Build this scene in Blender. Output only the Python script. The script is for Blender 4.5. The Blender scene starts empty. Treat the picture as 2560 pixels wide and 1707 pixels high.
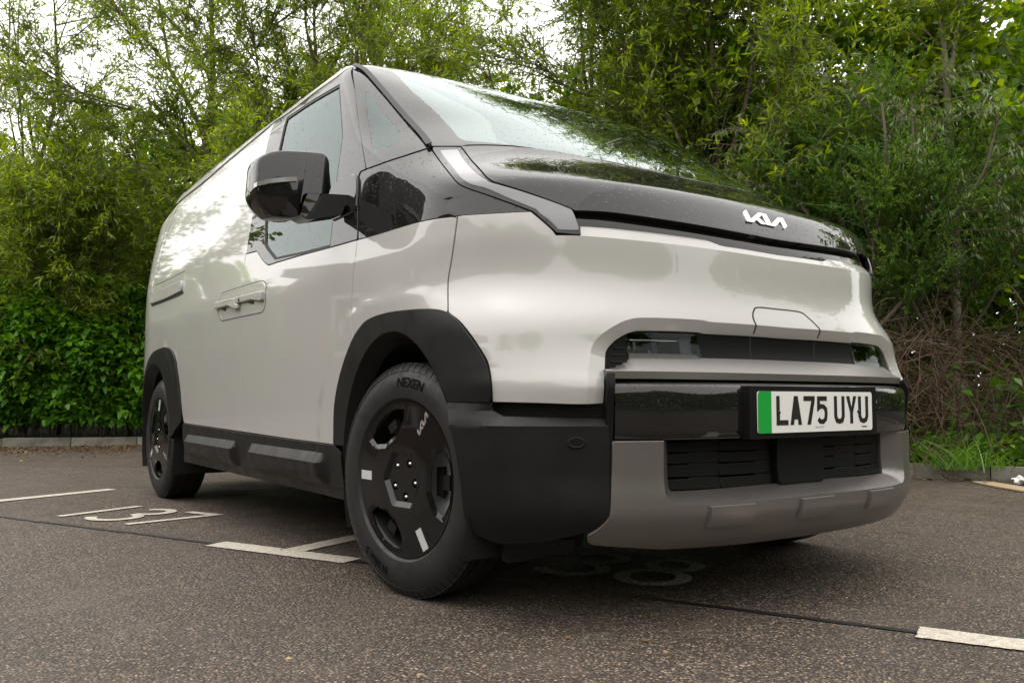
import bpy, bmesh, math, random
import numpy as np
from mathutils import Vector, Matrix
from mathutils.geometry import delaunay_2d_cdt
random.seed(7); rng = np.random.default_rng(7)
scene = bpy.context.scene
col = scene.collection
# ---------------------------------------------------------------- camera, sky, light, exposure
cam_data = bpy.data.cameras.new('camera'); cam = bpy.data.objects.new('camera', cam_data); col.objects.link(cam)
cam_data.sensor_width = 36.0; cam_data.lens = 36.0*2138.26/2560.0
cam_data.clip_start = 0.05; cam_data.clip_end = 500.0
_yaw, _pitch, _roll = 0.6129, 0.0651, 0.0018
_f = Vector((math.sin(_yaw)*math.cos(_pitch), math.cos(_yaw)*math.cos(_pitch), math.sin(_pitch)))
_r = Vector((math.cos(_yaw), -math.sin(_yaw), 0.0)); _u = _r.cross(_f)
_c, _s = math.cos(_roll), math.sin(_roll); _r, _u = _c*_r+_s*_u, -_s*_r+_c*_u
_m = Matrix((_r, _u, -_f)).transposed().to_4x4(); _m.translation = (-2.0863, -1.4726, 0.5824)
cam.matrix_world = _m
scene.camera = cam
SUN_EL, SUN_AZ = math.radians(66), math.radians(290)      # bright patch of the overcast, high on the left
world = bpy.data.worlds.new('World'); scene.world = world; world.use_nodes = True
_nt = world.node_tree; _nt.nodes.clear()
_sky = _nt.nodes.new('ShaderNodeTexSky'); _sky.sky_type = 'NISHITA'; _sky.sun_disc = False
_sky.sun_elevation = SUN_EL; _sky.sun_rotation = SUN_AZ; _sky.dust_density = 6.0; _sky.air_density = 1.0; _sky.ozone_density = 1.0
_hs = _nt.nodes.new('ShaderNodeHueSaturation'); _hs.inputs['Saturation'].default_value = 0.10      # cloud cover: nearly colourless
_mx = _nt.nodes.new('ShaderNodeMix'); _mx.data_type = 'RGBA'; _mx.inputs[0].default_value = 0.72
_mx.inputs[7].default_value = (15.0, 14.6, 14.1, 1)          # even white cloud layer, same scale as the sky texture
_bg = _nt.nodes.new('ShaderNodeBackground'); _bg.inputs['Strength'].default_value = 0.15
_wo = _nt.nodes.new('ShaderNodeOutputWorld')
_nt.links.new(_sky.outputs[0], _hs.inputs['Color']); _nt.links.new(_hs.outputs[0], _mx.inputs[6])
_nt.links.new(_mx.outputs[2], _bg.inputs['Color']); _nt.links.new(_bg.outputs[0], _wo.inputs[0])
sun_data = bpy.data.lights.new('sun', 'SUN'); sun = bpy.data.objects.new('sun', sun_data); col.objects.link(sun)
sun_data.energy = 0.6; sun_data.angle = math.radians(100); sun_data.color = (1.0, .95, .88)
sun.rotation_euler = Vector((math.sin(SUN_AZ)*math.cos(SUN_EL), math.cos(SUN_AZ)*math.cos(SUN_EL), math.sin(SUN_EL))).to_track_quat('Z', 'Y').to_euler()
vs = scene.view_settings; vs.view_transform = 'Standard'; vs.look = 'None'; vs.exposure = 0.45; vs.gamma = 1.0; vs.use_curve_mapping = False
# ---------------------------------------------------------------- van body surface
# The body is one smooth surface: at every height z its plan outline is a pair of super-ellipses
# (front and rear) joined by the straight sides.  y = 0 is the number plate, +y runs to the tail.
SRC_W, SRC_H = 2560.0, 1707.0
CAM = np.array([-2.0863, -1.4726, 0.5824]); YAW, PITCH, ROLL, FPX = 0.6129, 0.0651, 0.0018, 2138.26
def cam_axes():
    f = np.array([math.sin(YAW)*math.cos(PITCH), math.cos(YAW)*math.cos(PITCH), math.sin(PITCH)])
    r = np.array([math.cos(YAW), -math.sin(YAW), 0.0]); u = np.cross(r, f)
    c, s = math.cos(ROLL), math.sin(ROLL)
    return np.array([c*r+s*u, -s*r+c*u, f])
AX = cam_axes()
def pixel_dir(px):
    px = np.atleast_2d(np.asarray(px, float))
    return np.stack([(px[:,0]-SRC_W/2)/FPX, -(px[:,1]-SRC_H/2)/FPX, np.ones(len(px))], 1) @ AX
def project(P):
    d = (np.atleast_2d(P)-CAM) @ AX.T
    return np.stack([SRC_W/2+FPX*d[:,0]/d[:,2], SRC_H/2-FPX*d[:,1]/d[:,2]], 1)
def pix_plane(px, axis, val):
    d = pixel_dir(px); t = (val-CAM[axis])/d[:,axis]
    return CAM + d*t[:,None]
class Curve:                                   # monotone cubic through (z, value) knots
    def __init__(s, *kv):
        k = np.array(kv, float).reshape(-1, 2); s.x, s.y = k[:,0], k[:,1]
        h = np.diff(s.x); d = np.diff(s.y)/h; m = np.zeros(len(s.x)); m[0], m[-1] = d[0], d[-1]
        for i in range(1, len(d)):
            if d[i-1]*d[i] > 0:
                w1, w2 = 2*h[i]+h[i-1], h[i]+2*h[i-1]
                m[i] = (w1+w2)/(w1/d[i-1]+w2/d[i])
        s.m = m
    def __call__(s, z):
        z = np.clip(z, s.x[0], s.x[-1]); i = np.clip(np.searchsorted(s.x, z)-1, 0, len(s.x)-2)
        h = s.x[i+1]-s.x[i]; t = (z-s.x[i])/h
        return ((2*t**3-3*t**2+1)*s.y[i]+(t**3-2*t**2+t)*h*s.m[i]+(-2*t**3+3*t**2)*s.y[i+1]+(t**3-t**2)*h*s.m[i+1])
WHEEL_Y, WHEEL_Z, BASE = 0.797, 0.335, 2.995
C_W = Curve(.12,.845, .2,.870, .3,.900, .42,.916, .6,.923, .8,.928, .95,.929, 1.0,.928, 1.05,.923, 1.12,.915, 1.3,.899, 1.5,.874, 1.65,.850,
            1.74,.832, 1.79,.814, 1.83,.787, 1.862,.745, 1.882,.685, 1.897,.58, 1.909,.39, 1.916,.15, 1.918,.02)
C_YF = Curve(.12,.22, .17,.12, .21,.065, .25,.038, .30,.020, .40,.030, .48,.030, .6,.028, .66,.06, .70,.080, .73,.087, .755,.088, .78,.091, .80,.096, .83,.106, .86,.113, .90,.117,
             .98,.119, 1.02,.123, 1.045,.130, 1.08,.149, 1.11,.167, 1.14,.188, 1.165,.213, 1.185,.250, 1.21,.305, 1.25,.392, 1.30,.482, 1.36,.565, 1.44,.68, 1.52,.80, 1.60,.93,
             1.70,1.10, 1.78,1.25, 1.82,1.335, 1.85,1.42, 1.868,1.49, 1.885,1.6, 1.90,1.78, 1.912,2.0, 1.918,2.4)
C_B = Curve(.12,.62, .5,.62, .62,.60, .72,.57, .78,.58, .9,.66, 1.02,.60, 1.1,.51, 1.2,.41, 1.3,.44, 1.45,.50, 1.6,.38, 1.7,.28, 1.82,.16, 1.918,.12)
C_N = Curve(.12,2.8, .5,2.8, .72,3.0, .9,2.6, 1.1,2.5, 1.3,2.5, 1.5,2.6, 1.82,3.0, 1.918,3.0)
C_YR = Curve(.12,4.45, .2,4.58, .4,4.67, .6,4.69, 1.1,4.69, 1.3,4.66, 1.5,4.62, 1.7,4.56, 1.8,4.50, 1.85,4.42, 1.885,4.2, 1.907,3.8, 1.918,3.0)
C_RB = Curve(.2,.92, .9,.92, 1.3,.70, 1.9,.62); Z_TOP = 1.918
def sstep(a, b, x):
    t = np.clip((x-a)/(b-a), 0, 1); return t*t*(3-2*t)
def flare(y, z):
    out = 0
    for yc in (WHEEL_Y, WHEEL_Y+BASE):
        r = (np.abs(y-yc)**2.5+np.abs(z-WHEEL_Z)**2.5)**(1/2.5)
        out = out + .0035*(1-sstep(.545, .572, r))
    return out*(z > .0)
def level(P):
    x, y, z = np.abs(P[...,0]), P[...,1], P[...,2]
    ze = z+.012*np.clip(y-2.2, 0, 9)**2*np.clip((z-1.0)/.7, 0, 1)
    w = C_W(ze)+flare(y, z); yf, b, n, yr = C_YF(ze), C_B(ze), C_N(ze), C_YR(ze)
    RB = C_RB(ze); yc = yf+b; ycr = yr-RB
    tf = np.clip((yc-y)/b, 0, None); tr = np.clip((y-ycr)/RB, 0, None)
    return ((x/w)**n+tf**n)**(1/n)-1+np.where(y > yc, np.maximum(((x/w)**3+tr**3)**(1/3)-x/w, 0), 0)+np.clip(ze-Z_TOP, 0, None)*20
def bisect(A, D, lo, hi, n=46):                # first root of level() between lo (inside) and hi (outside) along A + t D
    lo = np.full(len(A), lo, float); hi = np.full(len(A), hi, float)
    for _ in range(n):
        m = (lo+hi)/2; o = level(A+D*m[:,None]) > 0
        hi = np.where(o, m, hi); lo = np.where(o, lo, m)
    return A+D*((lo+hi)/2)[:,None]
def normal(P, e=1.5e-3):
    g = np.stack([(level(P+e*np.eye(3)[k])-level(P-e*np.eye(3)[k])) for k in range(3)], 1)
    return g/np.linalg.norm(g, axis=1)[:,None]
WRAP_Y, WRAP_R = 2.2, 1.4
def to_param(P, kind):
    if kind == 'side': return P[:,1:3].copy()
    if kind == 'front': return P[:,[0,2]].copy()
    if kind == 'top': return P[:,:2].copy()
    return np.stack([np.arctan2(P[:,0], WRAP_Y-P[:,1])*WRAP_R, P[:,2]], 1)
def from_param(uv, kind, side=-1):
    u, v = uv[:,0], uv[:,1]; o = np.zeros(len(u))
    if kind == 'side': return bisect(np.stack([o, u, v], 1), np.tile([float(side),0,0], (len(u),1)), 0, 1.2)
    if kind == 'front': return bisect(np.stack([u, o+2.3, v], 1), np.tile([0,-1.,0], (len(u),1)), 0, 2.4)
    if kind == 'top': return bisect(np.stack([u, v, o+1.2], 1), np.tile([0,0,1.], (len(u),1)), 0, .8)
    a = u/WRAP_R
    return bisect(np.stack([o, o+WRAP_Y, v], 1), np.stack([np.sin(a), -np.cos(a), o], 1), 0, 2.6)
def pix_surface(px, off=0.0):                  # where the pixel's line of sight first meets the body
    d = pixel_dir(px); d /= np.linalg.norm(d, axis=1)[:,None]
    ts = np.linspace(1.0, 7.5, 900); L = level(CAM+d[:,None,:]*ts[None,:,None])-off
    P = np.zeros((len(d), 3))
    for i in range(len(d)):
        k = np.nonzero(L[i] < 0)[0]
        if len(k) == 0:
            P[i] = CAM+d[i]*ts[np.argmin(L[i])]; continue
        lo, hi = ts[k[0]], ts[k[0]-1]
        for _ in range(40):
            m = (lo+hi)/2
            if level((CAM+d[i]*m)[None])[0]-off > 0: hi = m
            else: lo = m
        P[i] = CAM+d[i]*(lo+hi)/2
    return P
ZOOMS = dict(A=(340,140,2.6133), B=(340,640,2.6133), C=(600,140,2.6133), D=(1050,340,2.6133), E=(1650,400,2.45), F=(1450,800,2.613),
             G=(820,760,2.0625), H=(1130,960,3.2667), I=(1400,780,4.9), J=(900,0,2.94), d=(0,0,.91875), L=(400,440,4.704), K=(840,880,2.489), R=(350,920,4.612), N=(1420,480,2.94), Q=(1840,510,16.8), S=(530,690,12.06))
def zp(spec):                                  # 'C 748,68 810,100 D 70,80' -> picture pixels of the photograph
    out, k = [], None
    for t in spec.split():
        if t in ZOOMS: k = ZOOMS[t]; continue
        a, b = t.split(','); out.append((k[0]+float(a)/k[2], k[1]+float(b)/k[2]))
    return np.array(out)
# ---------------------------------------------------------------- helpers
def tag(o, label=None, cat=None, group=None, kind=None):
    for k, v in (('label', label), ('category', cat), ('group', group), ('kind', kind)):
        if v: o[k] = v
    return o
def empty(name, loc=(0,0,0)):
    o = bpy.data.objects.new(name, None); o.location = loc; o.empty_display_size = .1; col.objects.link(o); return o
def link(name, me, mat=None, parent=None):
    o = bpy.data.objects.new(name, me); col.objects.link(o)
    if mat is not None and not me.materials: me.materials.append(mat)
    if parent is not None: o.parent = parent
    return o
def mesh_obj(name, V, F, mat, parent=None, N=None, smooth=True):
    me = bpy.data.meshes.new(name); me.from_pydata([tuple(map(float, v)) for v in V], [], [tuple(map(int, f)) for f in F])
    if smooth: me.polygons.foreach_set('use_smooth', [True]*len(me.polygons))
    me.update()
    if N is not None: me.normals_split_custom_set_from_vertices([tuple(map(float, n)) for n in N])
    return link(name, me, mat, parent)
def auto_smooth(o, deg=35):
    me = o.data; bm = bmesh.new(); bm.from_mesh(me)
    for e in bm.edges: e.smooth = len(e.link_faces) == 2 and e.calc_face_angle(3.2) < math.radians(deg)
    for f in bm.faces: f.smooth = True
    bm.to_mesh(me); bm.free(); return o
def bm_obj(name, bm, mat, parent=None, deg=35, weld=True):
    if weld: bmesh.ops.remove_doubles(bm, verts=bm.verts, dist=1e-5)
    bmesh.ops.recalc_face_normals(bm, faces=bm.faces)
    me = bpy.data.meshes.new(name); bm.to_mesh(me); bm.free()
    o = link(name, me, mat, parent); return auto_smooth(o, deg)
def fast_mesh(name, V, F, mat, parent=None, smooth=False, normals=None):      # V (n,3), F (m,k) arrays
    me = bpy.data.meshes.new(name); n, (m, k) = len(V), F.shape
    me.vertices.add(n); me.vertices.foreach_set('co', np.ascontiguousarray(V, dtype=np.float32).ravel())
    me.loops.add(m*k); me.loops.foreach_set('vertex_index', np.ascontiguousarray(F, dtype=np.int32).ravel())
    me.polygons.add(m); me.polygons.foreach_set('loop_start', np.arange(0, m*k, k, dtype=np.int32))
    if smooth: me.polygons.foreach_set('use_smooth', np.ones(m, dtype=bool))
    me.update(calc_edges=True); me.validate()
    return link(name, me, mat, parent)
def mirror_obj(o, parent=None):
    me = o.data.copy(); n = len(me.vertices); co = np.empty(n*3, np.float32); me.vertices.foreach_get('co', co)
    nor = None
    if me.has_custom_normals:
        nor = [(-v.vector.x, v.vector.y, v.vector.z) for v in me.vertex_normals] if False else None
        ln = np.empty(len(me.loops)*3, np.float32); me.corner_normals.foreach_get('vector', ln); ln = ln.reshape(-1, 3)
        vi = np.empty(len(me.loops), np.int32); me.loops.foreach_get('vertex_index', vi)
        nor = np.zeros((n, 3), np.float32); nor[vi] = ln*[-1, 1, 1]
    co = co.reshape(-1, 3)*np.array([-1, 1, 1], np.float32); me.vertices.foreach_set('co', co.ravel())
    me.flip_normals(); me.update()
    if nor is not None: me.normals_split_custom_set_from_vertices([tuple(map(float, v)) for v in nor])
    c = bpy.data.objects.new(o.name.split('.')[0], me); col.objects.link(c); c.parent = parent if parent is not None else o.parent
    return c
def in_poly(pts, poly):
    x, y = pts[:,0], pts[:,1]; ins = np.zeros(len(pts), bool); n = len(poly)
    for i in range(n):
        (x1, y1), (x2, y2) = poly[i], poly[(i+1) % n]
        if y1 == y2: continue
        c = ((y1 > y) != (y2 > y)) & (x < (x2-x1)*(y-y1)/(y2-y1)+x1); ins ^= c
    return ins
def poly_dist(pts, poly, closed=True):
    d = np.full(len(pts), 1e9); n = len(poly)
    for i in range(n if closed else n-1):
        a, b = poly[i], poly[(i+1) % n]; ab = b-a; L = max(ab@ab, 1e-12)
        t = np.clip(((pts-a)@ab)/L, 0, 1); d = np.minimum(d, np.linalg.norm(pts-(a+t[:,None]*ab), axis=1))
    return d
def resample(poly, step, closed=True):
    out = []; n = len(poly)
    for i in range(n if closed else n-1):
        a, b = poly[i], poly[(i+1) % n]; k = max(1, int(math.ceil(np.linalg.norm(b-a)/step)))
        out += [a+(b-a)*j/k for j in range(k)]
    if not closed: out.append(poly[-1])
    return np.array(out)
def area2(p): return np.sum(p[:,0]*np.roll(p[:,1], -1)-np.roll(p[:,0], -1)*p[:,1])
def shrink(poly, d):                          # move every edge of a closed outline inwards by d
    p = poly[np.linalg.norm(poly-np.roll(poly, 1, 0), axis=1) > 1e-6]
    if area2(p) < 0: p = p[::-1]
    e = np.roll(p, -1, 0)-p; e /= np.linalg.norm(e, axis=1)[:,None]; nin = np.stack([-e[:,1], e[:,0]], 1)
    n0 = np.roll(nin, 1, 0); m = n0+nin; s = np.clip(1+np.sum(n0*nin, 1), .25, 2)
    return p+m*(d/s)[:,None]
def crom(p, n=6):                             # Catmull-Rom through the points
    p = np.asarray(p, float)
    if len(p) < 3: return p
    q = np.vstack([2*p[0]-p[1], p, 2*p[-1]-p[-2]]); out = []
    for i in range(1, len(q)-2):
        for t in np.arange(n)/n:
            out.append(.5*((2*q[i])+(-q[i-1]+q[i+1])*t+(2*q[i-1]-5*q[i]+4*q[i+1]-q[i+2])*t*t+(-q[i-1]+3*q[i]-3*q[i+1]+q[i+2])*t**3))
    out.append(p[-1]); return np.array(out)
def crom_closed(p, n=6):
    p = np.asarray(p, float); q = np.vstack([p[-1:], p, p[:2]]); out = []
    for i in range(1, len(q)-2):
        for t in np.arange(n)/n:
            out.append(.5*((2*q[i])+(-q[i-1]+q[i+1])*t+(2*q[i-1]-5*q[i]+4*q[i+1]-q[i+2])*t*t+(-q[i-1]+3*q[i]-3*q[i+1]+q[i+2])*t**3))
    return np.array(out)
def edge_uv(spec, kind, smooth=True):         # one traced edge, in surface coordinates
    uv = to_param(pix_surface(zp(spec)), kind)
    return crom(uv, 5) if smooth else uv
def outline(kind, *edges):                    # edges meet at corners; strings are traced, arrays are already surface coordinates
    out = []
    for e in edges:
        uv = edge_uv(e, kind) if isinstance(e, str) else np.atleast_2d(np.array(e, float))
        for q in uv:
            if not out or np.linalg.norm(out[-1]-q) > 2e-4: out.append(q)
    if np.linalg.norm(out[0]-out[-1]) < 2e-4: out.pop()
    return np.array(out)
def full_front(*edges, kind='wrap'):          # traced on the photographed half, mirrored across the centre line
    h = outline(kind, *edges); h = h[h[:,0] <= 1e-6] if np.any(h[:,0] <= 0) else h
    h[0,0] = 0; h[-1,0] = 0
    return np.vstack([h, (h*[-1, 1])[::-1][1:-1]])
def build_panel(name, poly, kind, mat, parent=None, off=0.0, depth=.014, gap=.002, spacing=.03, holes=(), creases=(), disp=None, side=-1, round_r=.0016, mirror=False):
    poly = shrink(np.asarray(poly, float), gap) if gap else np.asarray(poly, float)
    step = spacing*.6
    loops = [resample(poly, step)]+[resample(np.asarray(h, float), step) for h in holes]
    cre = [resample(np.asarray(c, float), step, False) for c in creases]
    lo, hi = poly.min(0), poly.max(0); gx = np.arange(lo[0], hi[0], spacing); gy = np.arange(lo[1], hi[1], spacing*.866)
    g = np.array([(x+(.5*spacing if j % 2 else 0), y) for j, y in enumerate(gy) for x in gx]) if len(gx) and len(gy) else np.zeros((0,2))
    if len(g):
        k = in_poly(g, poly)
        for h in loops[1:]: k &= ~in_poly(g, h)
        g = g[k]
    if len(g):
        d = np.min([poly_dist(g, L) for L in loops]+[poly_dist(g, c, False) for c in cre], axis=0); g = g[d > spacing*.4]
    pts, edg = [], []
    for L in loops:
        b = len(pts); pts += list(L); edg += [(b+i, b+(i+1) % len(L)) for i in range(len(L))]
    for c in cre:
        b = len(pts); pts += list(c); edg += [(b+i, b+i+1) for i in range(len(c)-1)]
    pts += list(g)
    r = delaunay_2d_cdt([Vector((float(a), float(b))) for a, b in pts], edg, [], 0, 1e-5)
    uv = np.array([tuple(v) for v in r[0]]); T = np.array([f for f in r[2] if len(f) == 3])
    c = uv[T].mean(1); k = in_poly(c, loops[0])
    for h in loops[1:]: k &= ~in_poly(c, h)
    T = T[k]; used = np.unique(T); re = -np.ones(len(uv), int); re[used] = np.arange(len(used)); uv = uv[used]; T = re[T]
    P = from_param(uv, kind, side); N = normal(P)
    o = np.full(len(P), off) if disp is None else off+disp(uv, P)
    V = P+N*o[:,None]
    fn = np.cross(V[T[:,1]]-V[T[:,0]], V[T[:,2]]-V[T[:,0]])
    flip = np.sum(fn*N[T].mean(1), 1) < 0; T[flip] = T[flip][:, ::-1]
    if disp is not None:                       # shading follows the displaced shape
        fn = np.cross(V[T[:,1]]-V[T[:,0]], V[T[:,2]]-V[T[:,0]]); a = np.zeros_like(V)
        for q in range(3): np.add.at(a, T[:,q], fn)
        NS = a/np.maximum(np.linalg.norm(a, axis=1), 1e-12)[:,None]
    else: NS = N
    cnt = {}
    for t in T:
        for a, b in ((t[0],t[1]),(t[1],t[2]),(t[2],t[0])): cnt[(a,b)] = 1
    be = [(a, b) for (a, b) in cnt if (b, a) not in cnt]
    outn = np.zeros_like(V)
    for a, b in be:
        t = V[b]-V[a]; w = np.cross(t, N[a]); w /= max(np.linalg.norm(w), 1e-9); outn[a] += w; outn[b] += w
    bi = sorted({i for e in be for i in e}); idx = {v: i for i, v in enumerate(bi)}
    ob = outn[bi]; ob /= np.maximum(np.linalg.norm(ob, axis=1), 1e-9)[:,None]; nb = N[bi]; nv = len(V); m = len(bi)
    r1 = V[bi]+ob*round_r*.7-nb*round_r*.3; r2 = V[bi]+ob*round_r-nb*round_r; r3 = V[bi]+ob*round_r-nb*depth
    VV = np.vstack([V, r1, r2, r3]); nm = nb+ob; nm /= np.maximum(np.linalg.norm(nm, axis=1), 1e-9)[:,None]
    NN = np.vstack([NS, nm, ob, ob]); F = [tuple(t) for t in T]
    for a, b in be:
        i, j = idx[a], idx[b]
        F += [(b, a, nv+i, nv+j), (nv+j, nv+i, nv+m+i, nv+m+j), (nv+m+j, nv+m+i, nv+2*m+i, nv+2*m+j)]
    o = mesh_obj(name, VV, F, mat, parent, None if disp is not None and False else NN)
    if disp is not None: auto_crease(o, creases, NN)
    return (o, mirror_obj(o)) if mirror else o
def auto_crease(o, creases, NN):               # displaced panels: smooth shading that breaks only at real creases
    me = o.data; nt = sum(1 for p in me.polygons if len(p.vertices) == 3)
    T = np.array([tuple(p.vertices) for p in me.polygons][:nt]); co = np.array([tuple(v.co) for v in me.vertices])
    fa = np.cross(co[T[:,1]]-co[T[:,0]], co[T[:,2]]-co[T[:,0]]); fn = fa/np.maximum(np.linalg.norm(fa, axis=1), 1e-14)[:,None]
    adj = [[] for _ in range(len(co))]
    for i, t in enumerate(T):
        for v in t: adj[v].append(i)
    ln = []
    for i, t in enumerate(T):
        for v in t:
            k = np.array(adj[v]); k = k[fn[k]@fn[i] > .90]; n = fa[k].sum(0); n = n/max(np.linalg.norm(n), 1e-14); ln.append(n)
            if True: last = n
    vn = np.array(NN)
    for p in list(me.polygons)[nt:]:
        for v in p.vertices: ln.append(vn[v])
    me.normals_split_custom_set([tuple(map(float, n)) for n in ln])
def add_box(bm, lo, hi, M=None):
    v = [bm.verts.new(((hi if i & 1 else lo)[0], (hi if i & 2 else lo)[1], (hi if i & 4 else lo)[2])) for i in range(8)]
    if M is not None:
        for q in v: q.co = M @ q.co
    for f in ((0,2,3,1),(4,5,7,6),(0,1,5,4),(2,6,7,3),(0,4,6,2),(1,3,7,5)): bm.faces.new([v[i] for i in f])
def bevel_all(bm, w, seg=2, deg=30):
    es = [e for e in bm.edges if len(e.link_faces) == 2 and e.calc_face_angle(0) > math.radians(deg)]
    bmesh.ops.bevel(bm, geom=es, offset=w, segments=seg, affect='EDGES', profile=.5, clamp_overlap=True)
def rbox(name, lo, hi, mat, parent=None, w=.006, M=None, seg=2):
    bm = bmesh.new(); add_box(bm, lo, hi, M); bevel_all(bm, w, seg); return bm_obj(name, bm, mat, parent, 40)
def fill_poly(poly):                           # triangles of a simple outline (may be concave)
    p = np.asarray(poly, float); n = len(p)
    r = delaunay_2d_cdt([Vector((float(a), float(b))) for a, b in p], [(i, (i+1) % n) for i in range(n)], [], 0, 1e-7)
    uv = np.array([tuple(v) for v in r[0]]); T = [f for f in r[2] if len(f) == 3]
    k = in_poly(np.array([uv[list(t)].mean(0) for t in T])+1e-9, p); return uv, [t for t, q in zip(T, k) if q]
def prism(bm, poly, to3, d):                   # closed 2-D outline -> solid; to3(u, v, depth)
    p = np.asarray(poly, float); p = p[np.linalg.norm(p-np.roll(p, 1, 0), axis=1) > 1e-7]
    a = [bm.verts.new(to3(u, v, 0)) for u, v in p]; b = [bm.verts.new(to3(u, v, d)) for u, v in p]; n = len(a)
    uv, T = fill_poly(p)
    if len(uv) == n:
        for t in T:
            for vs_ in ([a[i] for i in t], [b[i] for i in t][::-1]):
                try: bm.faces.new(vs_)
                except ValueError: pass
    else:
        for k, w in ((0, 0), (1, d)):
            q = [bm.verts.new(to3(u, v, w)) for u, v in uv]
            for t in T: bm.faces.new([q[i] for i in (t if k == 0 else t[::-1])])
    for i in range(n): bm.faces.new((a[i], b[i], b[(i+1) % n], a[(i+1) % n]))
def tube(bm, pts, rad, seg=8, cap=True):
    pts = [Vector(p) for p in pts]; n = len(pts); rad = rad if hasattr(rad, '__len__') else [rad]*n; rings = []
    up = Vector((.31, .17, .93)).normalized()
    for i, p in enumerate(pts):
        t = (pts[min(i+1, n-1)]-pts[max(i-1, 0)]).normalized(); a = t.cross(up)
        if a.length < 1e-3: a = t.cross(Vector((1, 0, 0)))
        a.normalize(); b = t.cross(a)
        rings.append([bm.verts.new(p+(a*math.cos(2*math.pi*k/seg)+b*math.sin(2*math.pi*k/seg))*rad[i]) for k in range(seg)])
    for r, s in zip(rings, rings[1:]):
        for k in range(seg): bm.faces.new((r[k], r[(k+1) % seg], s[(k+1) % seg], s[k]))
    if cap: bm.faces.new(rings[0][::-1]); bm.faces.new(rings[-1])
def sweep(name, prof, xs, zref, mat, parent, top_cut=None, deg=30):     # profile (inward, z) carried across the front along its bow
    xs = np.asarray(xs, float); P = from_param(np.stack([xs, np.full(len(xs), zref)], 1), 'front')
    t = np.gradient(P[:,:2], axis=0); t /= np.linalg.norm(t, axis=1)[:,None]; nin = np.stack([-t[:,1], t[:,0]], 1)
    bm = bmesh.new(); rings = []
    for i in range(len(xs)):
        ring = []
        for d, z in prof:
            if top_cut: d, z = top_cut(xs[i], d, z)
            ring.append(bm.verts.new((P[i,0]+nin[i,0]*d, P[i,1]+nin[i,1]*d, z)))
        rings.append(ring)
    m = len(prof)
    for a, b in zip(rings, rings[1:]):
        for k in range(m-1): bm.faces.new((a[k], a[k+1], b[k+1], b[k]))
        bm.faces.new((a[m-1], a[0], b[0], b[m-1]))
    bm.faces.new(rings[0][::-1]); bm.faces.new(rings[-1])
    return bm_obj(name, bm, mat, parent, deg, weld=False)
def text_mesh(txt, size=1.0, res=6, bold=0.0):
    cu = bpy.data.curves.new('text', 'FONT'); cu.body = txt; cu.size = size; cu.resolution_u = res; cu.offset = bold; cu.align_x = 'CENTER'; cu.align_y = 'CENTER'
    o = bpy.data.objects.new('text', cu); col.objects.link(o); dg = bpy.context.evaluated_depsgraph_get(); me = bpy.data.meshes.new_from_object(o.evaluated_get(dg))
    bpy.data.objects.remove(o); bpy.data.curves.remove(cu); return me
# ---------------------------------------------------------------- materials
MAT = {}
class NT:
    def __init__(s, name):
        m = bpy.data.materials.new(name); m.use_nodes = True; s.m = m; s.t = m.node_tree; s.b = s.t.nodes['Principled BSDF']; s.out = s.t.nodes['Material Output']; MAT[name] = m
    def n(s, ty, **kw):
        nd = s.t.nodes.new('ShaderNode'+ty)
        for k, v in kw.items():
            if hasattr(nd, k) and not k.startswith('in_'): setattr(nd, k, v)
            else: nd.inputs[k[3:] if k.startswith('in_') else k].default_value = v
        return nd
    def l(s, a, b): s.t.links.new(a, b)
    def coords(s, scale=(1,1,1)):
        t = s.n('TexCoord'); mp = s.n('Mapping'); mp.inputs['Scale'].default_value = scale; s.l(t.outputs['Object'], mp.inputs[0]); return mp.outputs[0]
    def noise(s, vec, scale, detail=4, rough=.55):
        k = s.n('TexNoise'); k.inputs['Scale'].default_value = scale; k.inputs['Detail'].default_value = detail; k.inputs['Roughness'].default_value = rough; s.l(vec, k.inputs[0]); return k.outputs[0]
    def ramp(s, fac, *stops):
        r = s.n('ValToRGB'); e = r.color_ramp.elements
        while len(e) < len(stops): e.new(.5)
        for q, (p, c) in zip(e, stops): q.position = p; q.color = (*c, 1) if hasattr(c, '__len__') else (c, c, c, 1)
        s.l(fac, r.inputs[0]); return r.outputs[0]
    def math(s, op, a, b=None, c=None):
        k = s.n('Math'); k.operation = op
        for i, v in enumerate((a, b, c)):
            if v is None: continue
            if isinstance(v, (int, float)): k.inputs[i].default_value = v
            else: s.l(v, k.inputs[i])
        return k.outputs[0]
    def mix(s, f, a, b):
        k = s.n('Mix'); k.data_type = 'RGBA'
        for i, v in ((0, f), (6, a), (7, b)):
            if isinstance(v, (int, float)): k.inputs[i].default_value = v
            elif isinstance(v, tuple): k.inputs[i].default_value = (*v, 1)
            else: s.l(v, k.inputs[i])
        return k.outputs[2]
    def bump(s, h, strength, dist, nrm=None):
        b = s.n('Bump'); b.inputs['Strength'].default_value = strength; b.inputs['Distance'].default_value = dist; s.l(h, b.inputs['Height'])
        if nrm is not None: s.l(nrm, b.inputs['Normal'])
        return b.outputs[0]
    def set(s, **kw):
        for k, v in kw.items():
            k = k.replace('_', ' ')
            if isinstance(v, (int, float)): s.b.inputs[k].default_value = v
            elif isinstance(v, tuple): s.b.inputs[k].default_value = (*v, 1) if len(v) == 3 else v
            else: s.l(v, s.b.inputs[k])
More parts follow.
